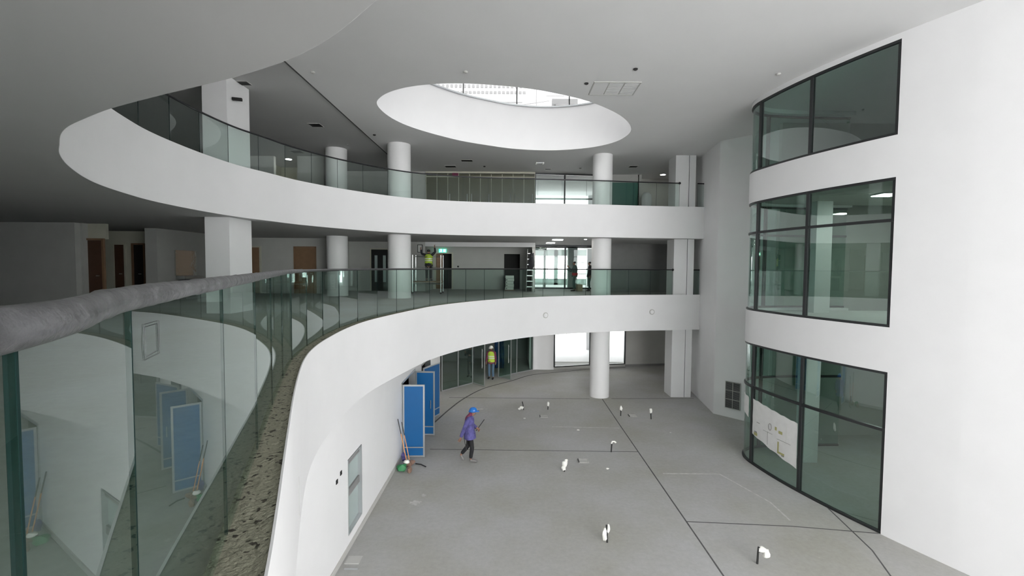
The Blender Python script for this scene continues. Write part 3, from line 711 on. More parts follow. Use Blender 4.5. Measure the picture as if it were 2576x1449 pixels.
# brooms and rags in the corner by the blue door
def stick(name, a, b, rgrip, label, mcol, head=None):
    r = empty(name, (b[0], b[1], 0), label, 'broom')
    a = Vector(a); b = Vector(b); m1 = a.lerp(b, .35)
    MB().tube([a, m1], .014, 8).build('grip', M['tube'], r, smooth=True)
    MB().tube([m1, b], .013, 8).build('handle', M[mcol], r, smooth=True)
    if head: head(b).build('broom_head', M['brown'], r, smooth=True, ang=60)
stick('broom', (-3.5, 14.3, 1.48), (-3.22, 14.25, .18), 0, 'taller broom with black grip and orange handle leaning on the white wall', 'orange', lambda b: MB().blob((b.x+.02, b.y-.02, .09), (.13, .07, .09), 4))
stick('broom', (-3.44, 14.55, 1.30), (-3.17, 14.4, .16), 0, 'shorter broom with black and orange handle beside the blue door', 'orange', lambda b: MB().blob((b.x+.08, b.y+.0, .08), (.10, .07, .08), 9))
cl = MB().blob((-3.3, 13.95, .11), (.16, .13, .11), 11)
cl.build('cleaning_rag', M['green'], label='crumpled green bag at the foot of the brooms', cat='bag', smooth=True)
MB().blob((-3.36, 14.42, .25), (.07, .07, .14), 12).build('cleaning_rag', M['scarf'] if False else M['jacket'], label='dark blue rag behind the green bag', cat='rag', smooth=True)
MB().blob((-3.2, 14.13, .2), (.09, .07, .06), 13).build('cleaning_rag', M['bag'], label='white rag lying on the green bag', cat='rag', smooth=True)
MB().blob((-3.03, 13.8, .10), (.07, .10, .10), 14).build('dust_brush', M['brown'], label='brown bristle brush head beside the green bag', cat='brush', smooth=True)
MB().tube([(-2.98, 14.42, .03), (-2.8, 14.36, .035), (-2.62, 14.2, .03)], .018, 8).build('loose_hose', M['tube'], label='short dark hose end on the floor under the blue door', cat='hose', smooth=True)

# ------------------------------------------------------------------ air grille on the fin wall
gA = Vector((8.97, 19.43)); gB = Vector((9.27, 19.09)); gd = (gB-gA).normalized(); ang = math.atan2(gd.y, gd.x); gn = Vector((gd.y, -gd.x)); gB = gA+gd*.62
ag = empty('air_grille', (gA.x, gA.y, .4), 'dark louvred air grille low on the white fin wall', 'grille')
c = (gA+gB)/2+gn*.02
fr = MB().box((c.x, c.y, .95), (.62, .02, 1.12), ang); fr.build('back_plate', M['alu'], ag)
for s in (.01, .31, .61):
    q = gA+gd*s+gn*.03; MB().box((q.x, q.y, .95), (.02, .03, 1.12), ang).build('grille_post', M['grey'], ag)
lo = MB()
for i in range(26):
    lo.box((c.x+gn.x*.012, c.y+gn.y*.012, .42+i*.042), (.6, .012, .012), ang)
lo.build('louvre', M['dgrey'], ag)
for z in (.40, .77, 1.14, 1.5): MB().box((c.x+gn.x*.014, c.y+gn.y*.014, z), (.6, .015, .02), ang).build('grille_rail', M['grey'], ag)

# ------------------------------------------------------------------ sheets taped to the lower curved window
def sheet(s0, s1, zt0, zt1, zb0, zb1, label, marks=False):
    r = empty('drawing_sheet', (7.9, 13.5, zb0), label, 'paper')
    P_ = sub(WIN, s0, s1, .12); vs = []; fs = []; n = len(P_)
    for i, q in enumerate(P_):
        a = Vector(P_[max(i-1, 0)]); b = Vector(P_[min(i+1, n-1)]); d = (b-a).normalized(); nn = Vector((-d.y, d.x)); t = i/(n-1)
        zt = zt0+(zt1-zt0)*t+.012*math.sin(i*2.1); zb = zb0+(zb1-zb0)*t+.015*math.sin(i*1.3)
        for k in range(7):
            u = k/6; w_ = .004*math.sin(i*1.7+k*2.3); e = Vector(q)+nn*(-.03+.008+w_)
            vs.append((e.x, e.y, zb+(zt-zb)*u))
        for k in range(7):
            u = k/6; w_ = .004*math.sin(i*1.7+k*2.3); e = Vector(q)+nn*(-.032+.003+w_)
            vs.append((e.x, e.y, zb+(zt-zb)*u))
    for i in range(n-1):
        for k in range(6):
            a0 = 14*i+k; fs.append((a0, a0+1, a0+15, a0+14)); a1 = a0+7; fs.append((a1, a1+14, a1+15, a1+1))
    MB().add(vs, fs).build('sheet', M['paper'], r, smooth=True)
    if marks:
        L = s1-s0
        def mark(t, z, w_, h_, mm, rot=0):
            s = s0+L*t; q = sub(WIN, s-.02, s+.02, .04); a = Vector(q[0]); b = Vector(q[-1]); d = (b-a).normalized(); nn = Vector((-d.y, d.x)); e = (a+b)/2+nn*(-.012)
            MB().box((e.x, e.y, z), (w_, .004, h_), math.atan2(d.y, d.x)).build('printed_mark', M[mm], r)
        mark(.36, .98, .05, .34, 'yink'); mark(.30, .84, .26, .06, 'yink'); mark(.26, .80, .10, .05, 'ink')
        mark(.42, 1.50, .07, .10, 'yink'); mark(.32, 1.44, .14, .08, 'yink'); mark(.90, 1.03, .16, .09, 'yink'); mark(.90, 1.10, .12, .04, 'ink'); mark(.84, 1.42, .14, .02, 'ink')
        mark(.60, 1.28, .40, .008, 'ink'); mark(.25, 1.22, .5, .008, 'ink'); mark(.6, 1.1, .008, .4, 'ink'); mark(.2, 1.5, .008, .5, 'tape')
        rg = MB(); s = s0+L*.55; q = sub(WIN, s-.02, s+.02, .04); a = Vector(q[0]); b = Vector(q[-1]); d = (b-a).normalized(); nn = Vector((-d.y, d.x)); e = (a+b)/2+nn*(-.012)
        rg.tube([(e.x+d.x*.06*math.cos(t), e.y+d.y*.06*math.cos(t), 1.47+.1*math.sin(t)) for t in [2*PI*k/16 for k in range(17)]], .009, 6)
        rg.build('printed_ring', M['ink'], r)
sM = arclen(WIN, (7.97, 12.78)); sN = arclen(WIN, (7.62, 14.71))
sheet(sM+.08, sN-.06, 1.90, 2.10, .62, .98, 'large taped sheet of drawings on the lower curved window, olive marks on it', True)
sheet(sN+.18, sN+.62, 2.08, 2.12, 1.42, 1.55, 'small taped sheet on the narrow left pane of the lower curved window')

# ------------------------------------------------------------------ ceiling fittings
def recess(x, y, sx, sy, label, rz=0, z=ZC, m_='black'):
    r = empty('ceiling_opening', (x, y, z), label, 'ceiling opening', None)
    MB().box((x, y, z-.006), (sx, sy, .012), rz).build('opening', M[m_], r)
    fr = MB()
    ca, sa = math.cos(rz), math.sin(rz)
    for dx, dy, w_, h_ in ((-sx/2, 0, .02, sy), (sx/2, 0, .02, sy), (0, -sy/2, sx, .02), (0, sy/2, sx, .02)):
        fr.box((x+dx*ca-dy*sa, y+dx*sa+dy*ca, z-.009), (w_, h_, .018), rz)
    fr.build('opening_edge', M['grey'], r)
recess(-7.95, 14.1, .32, .32, 'black ceiling opening just above the square pillar', 0, ZC+.07)
recess(-7.55, 18.2, .45, .45, 'black square ceiling opening over the left gallery', .0, ZC+.07)
recess(-10.2, 22.4, .5, .5, 'dim square ceiling opening seen behind the upper glass', 0, ZC+.07, 'dgrey')
recess(-2.3, 23.7, .55, .4, 'black ceiling opening above the bronze partition, nearer the skylight')
recess(-3.3, 25.1, .55, .45, 'black ceiling opening right above the bronze partition top')
recess(1.9, 25.6, .3, .3, 'small dark ceiling opening above the bright upper window')
recess(6.3, 24.8, .42, .42, 'black ceiling opening right of the free round column')
ceiling_lamp(8.5, 26.8, ZC, .3, .3, 'round lit downlight near the rectangular pillar on the upper ceiling', None, True)
ceiling_lamp(-11.3, 23.9, ZC+.07, .3, .3, 'round lit lamp in the beige room behind the upper glass', None, True)
ceiling_lamp(2.2, 22.9, SO2, .5, .22, 'long lit lamp under the upper gallery, nearer the void', None)
ceiling_lamp(2.1, 25.9, SO2, .45, .3, 'lit lamp under the upper gallery before the bright window', None)
ceiling_lamp(3.5, 22.5, SO2, .14, .14, 'tiny lit spot beside the free round column under the upper gallery', None, True)
for x, y, l in ((-1.0, 22.6, 'round added fill lamp in the low soffit over the shopfront doors'), (-3.0, 20.4, 'round added fill lamp in the low soffit beside the furthest blue door'), (1.8, 23.6, 'round added fill lamp in the low soffit before the curved white wall'), (1.6, 26.4, 'round added fill lamp in the low soffit closest to the curved white wall'),
                (6.2, 27.0, 'round added fill lamp in the low soffit before the grey back wall'), (-.6, 24.2, 'round added fill lamp in the low soffit nearest the shop doorway')):
    ceiling_lamp(x, y, SO1, .34, .34, l, None, True)  # unseen fill lamps added to brighten the ground floor under the gallery
# white lamp frame by the bronze partition
r = empty('ceiling_bracket', (1.35, 24.1, ZC), 'white square bracket on the ceiling left of the round column', 'bracket')
MB().box((1.2, 24.1, ZC-.03), (.06, .3, .06)).box((1.55, 24.1, ZC-.03), (.06, .3, .06)).build('bracket_side', M['whelmet'], r)
MB().box((1.375, 24.0, ZC-.02), (.3, .05, .04)).build('bracket_bar', M['silver'], r)
# access panel on the ceiling
ap = empty('ceiling_hatch', (2.98, 14.14, ZC), 'flush rectangular three-part hatch on the ceiling in front of the skylight', 'hatch')
fr = MB()
for x in (2.32, 3.65): fr.box((x, 14.14, ZC-.008), (.03, 1.0, .016))
for y in (13.65, 14.63): fr.box((2.985, y, ZC-.008), (1.36, .03, .016))
fr.build('hatch_frame', M['grey'], ap)
for x in (2.54, 2.98, 3.43): MB().box((x, 14.14, ZC-.005), (.41, .93, .01)).build('hatch_panel', M['ceil'], ap)
sl = MB()
for x in (2.76, 3.2): sl.box((x, 14.14, ZC-.006), (.012, .93, .014))
for k in range(6): sl.box((3.43, 13.75+k*.15, ZC-.011), (.39, .012, .006)); sl.box((2.98, 13.75+k*.15, ZC-.011), (.39, .012, .006))
sl.build('hatch_slot', M['grey'], ap)
# small ceiling dots
for i, (x, y, z, l) in enumerate(((-1.3, 13.0, ZC, 'small sprinkler head on the ceiling before the skylight'), (2.1, 13.75, ZC, 'tiny dark sensor left of the ceiling hatch'), (3.25, 12.75, ZC, 'tiny dark sensor right above the ceiling hatch'),
                                 (7.2, 13.0, ZC, 'small sensor on the ceiling by the curved windows'), (-5.5, 13.1, ZC, 'small sensor beside the ceiling step'), (-7.3, 21.0, ZC+.07, 'small pale sensor above the dim round column'),
                                 (-5.6, 19.2, ZC, 'small dark sensor on the ceiling step near the round column'), (3.6, 25.3, ZC, 'small white sensor left of the free column top'), (-1.5, 25.0, ZC, 'hanging black cable end above the bronze partition'))):
    r = MB().lathe((x, y, z-.045), [(.03, 0), (.06, .02), (.06, .045)], 14); r.build('ceiling_sensor', M['tube'] if i in (1, 2, 6, 8) else M['grey'], label=l, cat='sensor')
# security camera on the square pillar
sc = empty('security_camera', (-8.1, 13.75, 10.95), 'black camera bracket on the upper part of the square pillar', 'camera')
MB().tube([(-8.11, 13.75, 11.0), (-7.9, 13.75, 10.96)], .02, 8).build('arm', M['tube'], sc)
MB().box((-7.92, 13.68, 10.95), (.26, .09, .08), .3).build('camera_body', M['black'], sc, bevel=.01)

# ------------------------------------------------------------------ roof building seen through the skylight
rb = empty('roof_parapet', (0, 31, 11.8), 'overexposed white rooftop wall with ribbed band above the skylight', 'parapet')
box2(MB(), -12, 1.6, 31, 31.3, 11.8, 19).build('parapet_wall', M['roofw'], rb)
rs = MB()
for k in range(24): rs.box((-5.4+k*.28, 30.96, 17.9), (.16, .08, .2)); rs.box((-5.5+k*.27, 30.96, 17.5), (.18, .08, .16))
rs.build('rib_band', M['roofg'], rb)
MB().box((-1.2, 30.9, 16.85), (3.6, .06, .06)).build('ledge', M['roofg'], rb)
sc_ = empty('roof_scaffold', (2, 29, 12), 'thin scaffold tubes on the roof seen through the skylight', 'scaffold')
tb = MB()
for x in (.2, 1.4, 5.3, 5.8): tb.tube([(x, 29, 11.8), (x, 29, 18.6)], .03, 6)
for a, b in (((.2, 16.0), (2.2, 16.3)), ((.0, 15.7), (1.5, 15.85)), ((5.2, 15.9), (7, 15.85)), ((2, 16.6), (3.1, 16.6))): tb.tube([(a[0], 29, a[1]), (b[0], 29, b[1])], .025, 6)
tb.build('tube_frame', M['roofg'], sc_)
MB().box((2.6, 24.2, 14.55), (1.3, .4, .25)).box((2.1, 24.2, 13.1), (.1, .1, 2.9)).box((3.1, 24.2, 13.1), (.1, .1, 2.9)).build('roof_unit', M['roofg'], label='grey roof unit on legs just behind the skylight rim', cat='roof unit')

# ------------------------------------------------------------------ second floor bronze partition
bp = empty('glass_partition', (-1.8, 26.4, Z2), 'bronze glass partition of ten bays on the upper gallery', 'partition')
xs = [-4.83+i*.606 for i in range(11)]
for a, b in zip(xs, xs[1:]): MB().box(((a+b)/2, 26.42, Z2+1.26), (b-a-.03, .03, 2.4)).build('glass_panel', M['panel'], bp)
for x in xs: MB().box((x, 26.40, Z2+1.27), (.03, .07, 2.42)).build('mullion', M['olive'], bp)
MB().box((-1.8, 26.4, ZC-.06), (6.1, .1, .1)).build('top_rail', M['olive'], bp)
MB().box((-1.8, 26.4, ZC-.3), (6.06, .06, .05)).build('top_rail', M['olive'], bp)
MB().box((-1.8, 26.4, Z2+.04), (6.1, .08, .08)).build('bottom_rail', M['olive'], bp)
for i in (2, 3, 4, 5, 7, 8, 9):
    x = xs[i]+(.12 if i % 2 == 0 else .48)
    h_ = MB().tube([(x, 26.32, Z2+.75), (x, 26.32, Z2+1.35)], .018, 8)
    for z in (.8, 1.3): h_.tube([(x, 26.32, Z2+z), (x, 26.41, Z2+z)], .01, 6)
    h_.build('pull_handle', M['steel'], bp, smooth=True)
MB().box((-3.2, 26.36, ZC-.2), (.34, .03, .2)).build('exit_sign', M['scarf'], label='small dark red sign on top of the bronze partition', cat='sign')

# ------------------------------------------------------------------ doors on the first floor
def simple_door(name, x0, x1, y, z1, leaf_m, frame_m, open_=0, glass_=False):
    r = empty(name, ((x0+x1)/2, y, Z1), kind='structure')
    fr = MB()
    for x in (x0+.03, x1-.03): fr.box((x, y-.03, (Z1+z1)/2), (.07, .08, z1-Z1))
    fr.box(((x0+x1)/2, y-.03, z1-.03), (x1-x0-.13, .08, .06)); fr.build('door_frame', M[frame_m], r)
    MB().box(((x0+x1)/2, y-.012, (Z1+z1)/2-.03), (x1-x0-.14, .03, z1-Z1-.07)).build('door_leaf', M[leaf_m], r)
    if glass_: 
        MB().box((x0+.33, y-.035, 6.05), (.16, .012, 1.5)).build('vision_pane', M['frost'], r); MB().box((x1-.3, y-.035, 6.05), (.16, .012, 1.5)).build('vision_pane', M['frost'], r)
    else: MB().tube([(x1-.17, y-.05, Z1+1.0), (x1-.28, y-.06, Z1+1.0)], .012, 8).build('lever_handle', M['steel'], r)
simple_door('door_3', -14.78, -13.86, 16.0, 7.07, 'dwood', 'wood')
simple_door('door_4', -16.55, -16.0, 19.5, 7.07, 'dwood', 'olive')
simple_door('door_5', -15.75, -15.2, 19.5, 7.07, 'black', 'wood')
simple_door('door_6', -13.4, -12.55, 23.5, 7.15, 'wood', 'olive')
simple_door('door_7', -10.9, -9.8, 23.5, 7.15, 'wood', 'wood')
simple_door('door_8', -8.0, -6.9, 26.5, 7.19, 'black', 'olive', glass_=True)
# steel drinking fountain on the wall
df = empty('drinking_fountain', (-13.4, 19.3, 5.5), 'polished steel panel with a basin ledge on the dim left wall', 'fountain')
box2(MB(), -13.45, -13.40, 18.7, 19.95, 5.75, 6.78).build('mirror_panel', M['mirror'], df)
box2(MB(), -13.45, -13.1, 18.75, 19.9, 5.62, 5.75).build('basin', M['steel'], df, bevel=.02)
box2(MB(), -13.45, -13.15, 18.9, 19.8, Z1, 5.62).build('base_cabinet', M['dgrey'], df)

# exit sign and doorway contents
ex = empty('exit_sign', (-4.25, 29.0, 7.15), 'lit green running-man exit sign over the dark doorway', 'sign')
MB().box((-4.3, 29.03, 7.17), (.46, .06, .22)).build('sign_box', M['exit'], ex)
pm = MB().box((-4.38, 28.995, 7.17), (.05, .01, .12)).box((-4.40, 28.995, 7.25), (.045, .01, .04)).box((-4.43, 28.995, 7.14), (.06, .01, .03), 0).box((-4.18, 28.995, 7.17), (.12, .01, .14))
pm.build('pictogram', M['exitw'], ex)
MB().box((-3.35, 29.085, 6.2), (.1, .03, .1)).build('light_switch', M['black'], label='small black switch plate right of the dark doorway', cat='switch')
d9 = empty('door_9', (-4.22, 29.1, Z1), kind='structure')
MB().box((-4.75, 29.08, 5.9), (.08, .14, 2.2)).box((-3.7, 29.08, 5.9), (.08, .14, 2.2)).box((-4.22, 29.08, 7.03), (1.12, .14, .08)).build('door_frame', M['olive'], d9)
MB().box((-4.5, 29.14, 5.9), (.4, .04, 2.15)).build('door_leaf', M['wood'], d9)

# ------------------------------------------------------------------ stacks of boxes, ladder, cardboard box
k = 0
lab = ['lowest', 'second', 'third', 'fourth', 'topmost']
for i in range(5):
    r = empty('storage_box', (-.15, 27.9, Z1+.06+i*.17), 'white flat box in the short stack before the dark opening, %s of five' % lab[i], 'box', 'white boxes in a stack')
    MB().box((-.15+.02*(i % 2), 27.9, Z1+.05+.08+i*.17), (.48, .4, .155), .06*(i-2)).build('carton', M['tape'], r)
    MB().box((-.33+.02*(i % 2), 27.69, Z1+.05+.08+i*.17), (.08, .015, .07), .06*(i-2)).build('box_label', M['ink'], r)
MB().box((-.15, 27.9, Z1+.025), (.6, .5, .05)).build('pallet', M['brown'], label='low brown pallet under the white box stack', cat='pallet')
MB().box((3.98, 27.75, Z1+.2), (.32, .3, .4), .2).build('cardboard_box', M['card'], label='small beige carton on the floor beside the backlit worker', cat='box', bevel=.01)
ld = empty('step_ladder', (1.05, 27.2, Z1), 'silver step ladder leaning by the dark pier left of the bright window', 'ladder')
for sx in (-.2, .2):
    MB().tube([(1.0+sx, 26.2, Z1+.01), (1.0+sx*.7, 26.45, Z1+2.4)], .022, 8).build('rail', M['steel'], ld)
    MB().tube([(1.0+sx, 27.0, Z1+.01), (1.0+sx*.7, 26.5, Z1+2.4)], .02, 8).build('rail', M['steel'], ld)
for i in range(7): MB().box((1.0, 26.23+i*.033, Z1+.3+i*.31), (.38-.016*i, .08, .03)).build('rung', M['steel'], ld)
MB().blob((1.1, 26.12, 6.5), (.16, .1, .5), 21).build('work_coat', M['darkcloth'], label='dark work coat hanging on the step ladder', cat='coat', smooth=True)

# mobile scaffold under the gallery
sf2 = empty('mobile_scaffold', (-4.35, 24.2, Z1), 'low steel scaffold with two guard rails carrying the lime-vested worker', 'scaffold')
for x in (-5.05, -3.62):
    for y in (23.8, 24.6): MB().tube([(x, y, Z1+.08), (x, y, 6.78)], .026, 8).build('upright', M['steel'], sf2, smooth=True); MB().lathe((x, y, Z1), [(.03, 0), (.05, .03), (.05, .07), (.02, .1)], 12).build('castor', M['tube'], sf2)
for z in (5.3, 6.15, 6.7):
    for y in (23.8, 24.6): MB().tube([(-5.05, y, z), (-4.3 if (y < 24 and z > 6) else -3.62, y, z)], .017, 6).build('guard_rail', M['steel'], sf2)
    for x in (-5.05, -3.62): MB().tube([(x, 23.8, z), (x, 24.6, z)], .017, 6).build('guard_rail', M['steel'], sf2)
MB().box((-4.33, 24.2, 5.42), (1.44, .76, .05)).build('platform', M['wood'], sf2)

# ------------------------------------------------------------------ people
def skinmesh(name, joints, bones, parent, m_, lvl=2):
    names = list(joints); me = bpy.data.meshes.new(name)
    me.from_pydata([joints[n][0] for n in names], [(names.index(a), names.index(b)) for a, b in bones], [])
    o = bpy.data.objects.new(name, me); COL.objects.link(o)
    sk = o.modifiers.new('s', 'SKIN'); sk.use_smooth_shade = True
    for i, n in enumerate(names):
        r_ = joints[n][1]; r_ = r_ if isinstance(r_, tuple) else (r_, r_)
        me.skin_vertices[0].data[i].radius = r_; me.skin_vertices[0].data[i].use_root = (i == 0)
    ss = o.modifiers.new('u', 'SUBSURF'); ss.levels = lvl; ss.render_levels = lvl
    dg = bpy.context.evaluated_depsgraph_get(); dg.update()
    ev = o.evaluated_get(dg); nm = bpy.data.meshes.new_from_object(ev, depsgraph=dg)
    bpy.data.objects.remove(o); nm.name = name; nm.materials.clear(); nm.materials.append(m_)
    nm.polygons.foreach_set('use_smooth', [True]*len(nm.polygons))
    q = bpy.data.objects.new(name, nm); COL.objects.link(q); q.parent = parent
    return q
def person(loc, rz, sc, J, label, vest=None, top='jacket', legs='trousers', helmet='helmet', shoe='shoe', skirt=.04, loose=1.0, sleeves=True, scarf=None):
    root = empty('person', loc, label, 'person'); root.rotation_euler = (0, 0, rz); root.scale = (sc, sc, sc)
    # J: dict of joint positions; x forward, y to the left, z up
    b = {}
    b['pelvis'] = (J['pelvis'], (.12, .09)); b['waist'] = (J['waist'], (.11, .085)); b['chest'] = (J['chest'], (.14, .10)); b['shou'] = (J['shou'], (.11, .08))
    b['neck'] = (J['neck'], .045); hd = Vector(J['head']); b['jaw'] = ((hd+Vector((.012, 0, -.07))).to_tuple(), (.058, .062)); b['head'] = (hd.to_tuple(), (.075, .085)); b['crown'] = ((hd+Vector((-.01, 0, .075))).to_tuple(), (.055, .065))
    b['nose'] = ((hd+Vector((.095, 0, -.02))).to_tuple(), .014)
    bones = [('pelvis', 'waist'), ('waist', 'chest'), ('chest', 'shou'), ('shou', 'neck'), ('neck', 'jaw'), ('jaw', 'head'), ('head', 'crown'), ('head', 'nose')]
    for s in 'LR':
        for n, r_ in (('sh', .055), ('el', .042), ('wr', .027)): b[n+s] = (J[n+s], r_)
        bones += [('shou', 'sh'+s), ('sh'+s, 'el'+s), ('el'+s, 'wr'+s)]
        wr = Vector(J['wr'+s]); d = (wr-Vector(J['el'+s])).normalized(); side = d.cross(Vector((0, 1, 0))); side = side.normalized() if side.length > .1 else Vector((1, 0, 0))
        palm = wr+d*.05; b['pa'+s] = (palm.to_tuple(), (.036, .02)); bones.append(('wr'+s, 'pa'+s))
        curl = J.get('curl'+s, .35)
        out = d.cross(side).normalized()
        for k in range(4):
            a = palm+side*(.024*(k-1.5))+d*.035; l = (.030, .036, .034, .026)[k]
            m_ = a+d*l*(1-curl*.3)+out*l*curl; e = m_+d*l*(1-curl)+out*l*curl*1.2
            for nm, q in (('a', a), ('m', m_), ('e', e)): b['f%s%d%s' % (nm, k, s)] = (q.to_tuple(), .0095)
            bones += [('pa'+s, 'fa%d%s' % (k, s)), ('fa%d%s' % (k, s), 'fm%d%s' % (k, s)), ('fm%d%s' % (k, s), 'fe%d%s' % (k, s))]
        t1 = wr+d*.03+side*.035; t2 = t1+d*.035+side*.02+out*.01
        b['t1'+s] = (t1.to_tuple(), .011); b['t2'+s] = (t2.to_tuple(), .009); bones += [('wr'+s, 't1'+s), ('t1'+s, 't2'+s)]
        for n, r_ in (('hi', .085), ('kn', .055), ('an', .036)): b[n+s] = (J[n+s], r_)
        an = Vector(J['an'+s]); to = Vector(J['to'+s]); b['to'+s] = (to.to_tuple(), (.03, .035)); bones += [('pelvis', 'hi'+s), ('hi'+s, 'kn'+s), ('kn'+s, 'an'+s), ('an'+s, 'to'+s)]
    skinmesh('body', b, bones, root, M['skin'])
    # clothes: a torso shell lofted over the joints, sleeves over the arms
    pv, wa, ch, sh_, nk = (Vector(J[k]) for k in ('pelvis', 'waist', 'chest', 'shou', 'neck'))
    def loft(secs, m_, name, n=28):
        mb = MB(); vs = []; rnd = random.Random(len(label))
        for c, rx, ry in secs:
            for k in range(n):
                a = 2*PI*k/n; q = 1+.035*math.sin(3*a+c.z*9)+.02*math.sin(7*a-c.z*23)
                vs.append((c.x+rx*q*math.cos(a), c.y+ry*q*math.sin(a), c.z))
        L = len(secs); fs = [(i*n+k, i*n+(k+1) % n, (i+1)*n+(k+1) % n, (i+1)*n+k) for i in range(L-1) for k in range(n)]
        fs += [tuple(range(n-1, -1, -1)), tuple((L-1)*n+k for k in range(n))]
        o = mb.add(vs, fs).build(name, M[m_], smooth=True, ang=70); o.parent = root; return o
    hem = pv+Vector((0, 0, -.06-skirt)); dz = Vector((0, 0, 1))
    loft([(hem, .172*loose, .20*loose), (hem.lerp(wa, .5), .168*loose, .20*loose), (wa, .145*loose, .175*loose), (wa.lerp(ch, .5), .135*loose, .18*loose), (ch, .14*loose, .195*loose),
          (ch.lerp(sh_, .6), .13*loose, .20*loose), (sh_, .115, .19), (sh_+dz*.045, .09, .13), (sh_.lerp(nk, .75)+dz*.02, .06, .065)], top, 'jacket')
    for s in 'LR':
        a, e, w_ = Vector(J['sh'+s]), Vector(J['el'+s]), Vector(J['wr'+s]); q = e.lerp(w_, .88 if sleeves else .2); ins = a.lerp(sh_, .35)
        o = MB().tube([ins, a, a.lerp(e, .5), e.lerp(a, .08), e.lerp(q, .12), e.lerp(q, .6), q], [.06, .074*loose, .066*loose, .058*loose, .056*loose, .05*loose, .045*loose], 14).build('sleeve', M[top], smooth=True, ang=80); o.parent = root
    t = {'pelvis': (J['pelvis'], (.125, .10))}; tb_ = []
    for s in 'LR':
        t['hi'+s] = (J['hi'+s], .09); t['kn'+s] = (J['kn'+s], .072); t['cf'+s] = (Vector(J['kn'+s]).lerp(Vector(J['an'+s]), .93).to_tuple(), .058)
        tb_ += [('pelvis', 'hi'+s), ('hi'+s, 'kn'+s), ('kn'+s, 'cf'+s)]
    skinmesh('trousers', t, tb_, root, M[legs])
    for s in 'LR':
        an = Vector(J['an'+s]); to = Vector(J['to'+s]); d = (to-an).normalized(); he = an-d*.03+Vector((0, 0, -.03)); 
        skinmesh('shoe', {'a': (he.to_tuple(), (.05, .055)), 'b': (an.lerp(to, .6).to_tuple(), (.052, .048)), 'c': ((to+d*.05).to_tuple(), (.046, .032))}, [('a', 'b'), ('b', 'c')], root, M[shoe], 1)
    if vest:
        loft([(pv+dz*-.02, .165, .205), (wa, .155, .19), (wa.lerp(ch, .5), .152, .192), (ch, .157, .205), (ch.lerp(sh_, .6), .148, .208), (sh_+dz*.01, .125, .17), (sh_+dz*.052, .08, .11)], vest, 'vest')
        for f in (.25, .75):
            q = Vector(J['waist']).lerp(Vector(J['chest']), f); o = MB().lathe((q.x, q.y, q.z), [(.170+.004*f, -.025), (.171+.004*f, .025)], 28, None, .95, 1.18).build('vest_tape', M['tape'], smooth=True); o.parent = root
    if helmet:
        hp = [(.135, -.012), (.14, 0), (.118, .012), (.112, .05), (.09, .09), (.05, .115), (.01, .122)]
        o = MB().lathe((hd.x+.0, hd.y, hd.z+.025), hp, 28, None, 1.05, .92).build('helmet', M[helmet], smooth=True, ang=50); o.parent = root
        o = MB().box((hd.x+.14, hd.y, hd.z+.022), (.09, .15, .012)).build('helmet_peak', M[helmet], bevel=.004); o.parent = root
    else:
        skinmesh('hair', {'a': ((hd+Vector((-.03, 0, -.04))).to_tuple(), .07), 'b': ((hd+Vector((-.02, 0, .04))).to_tuple(), .092), 'c': ((hd+Vector((-.005, 0, .09))).to_tuple(), .07)}, [('a', 'b'), ('b', 'c')], root, M['hair'])
    for s in (-1, 1):
        o = MB().blob((hd.x+.072, hd.y+s*.031, hd.z+.0), (.012, .013, .009), 3, j=0).build('eye', M['whelmet'], smooth=True); o.parent = root
        o = MB().blob((hd.x-.005, hd.y+s*.083, hd.z-.015), (.02, .01, .03), 3, j=0).build('ear', M['skin'], smooth=True); o.parent = root
    o = MB().blob((hd.x+.078, hd.y, hd.z-.062), (.012, .025, .006), 3, j=0).build('mouth', M['scarf'], smooth=True); o.parent = root
    if scarf:
        skinmesh('scarf', {'a': ((hd+Vector((-.05, 0, .01))).to_tuple(), (.07, .08)), 'b': ((hd+Vector((-.07, 0, -.10))).to_tuple(), (.075, .075)), 'c': ((Vector(J['shou'])+Vector((-.09, 0, .02))).to_tuple(), (.08, .06)), 'd': ((Vector(J['chest'])+Vector((-.13, 0, .02))).to_tuple(), (.05, .03))}, [('a', 'b'), ('b', 'c'), ('c', 'd')], root, M[scarf])
    return root
# the woman crossing the hall
Jw = dict(pelvis=(.02, 0, .90), waist=(.0, 0, 1.02), chest=(.01, 0, 1.2), shou=(.02, 0, 1.36), neck=(.06, 0, 1.44), head=(.12, 0, 1.55),
          shR=(-.02, -.17, 1.33), elR=(-.14, -.23, 1.06), wrR=(-.24, -.22, .82), shL=(.03, .17, 1.33), elL=(.08, .22, 1.08), wrL=(.23, .16, .98), curlR=.8, curlL=.9,
          hiR=(.04, -.09, .84), knR=(.10, -.09, .46), anR=(.05, -.09, .09), toR=(.22, -.09, .045), hiL=(.0, .09, .84), knL=(-.04, .09, .45), anL=(-.27, .09, .17), toL=(-.20, .09, .05))
person((-1.33, 14.7, 0), 0, 1.03, Jw, 'person in a violet jacket and blue helmet walking over the bare floor with a stick', helmet='helmet', scarf='scarf', skirt=.10, loose=1.1, shoe='shoe')
MB().tube([(-1.12, 14.86, .93), (-.86, 14.86, 1.30)], .012, 8).build('stick', M['tube'], label='thin dark stick held forward by the person in violet', cat='stick', smooth=True)
MB().tube([(-1.47, 14.42, .86), (-1.38, 14.40, .46)], .011, 8).build('hand_tool', M['tube'], label='thin tool hanging behind the hip of the person in violet', cat='tool', smooth=True)
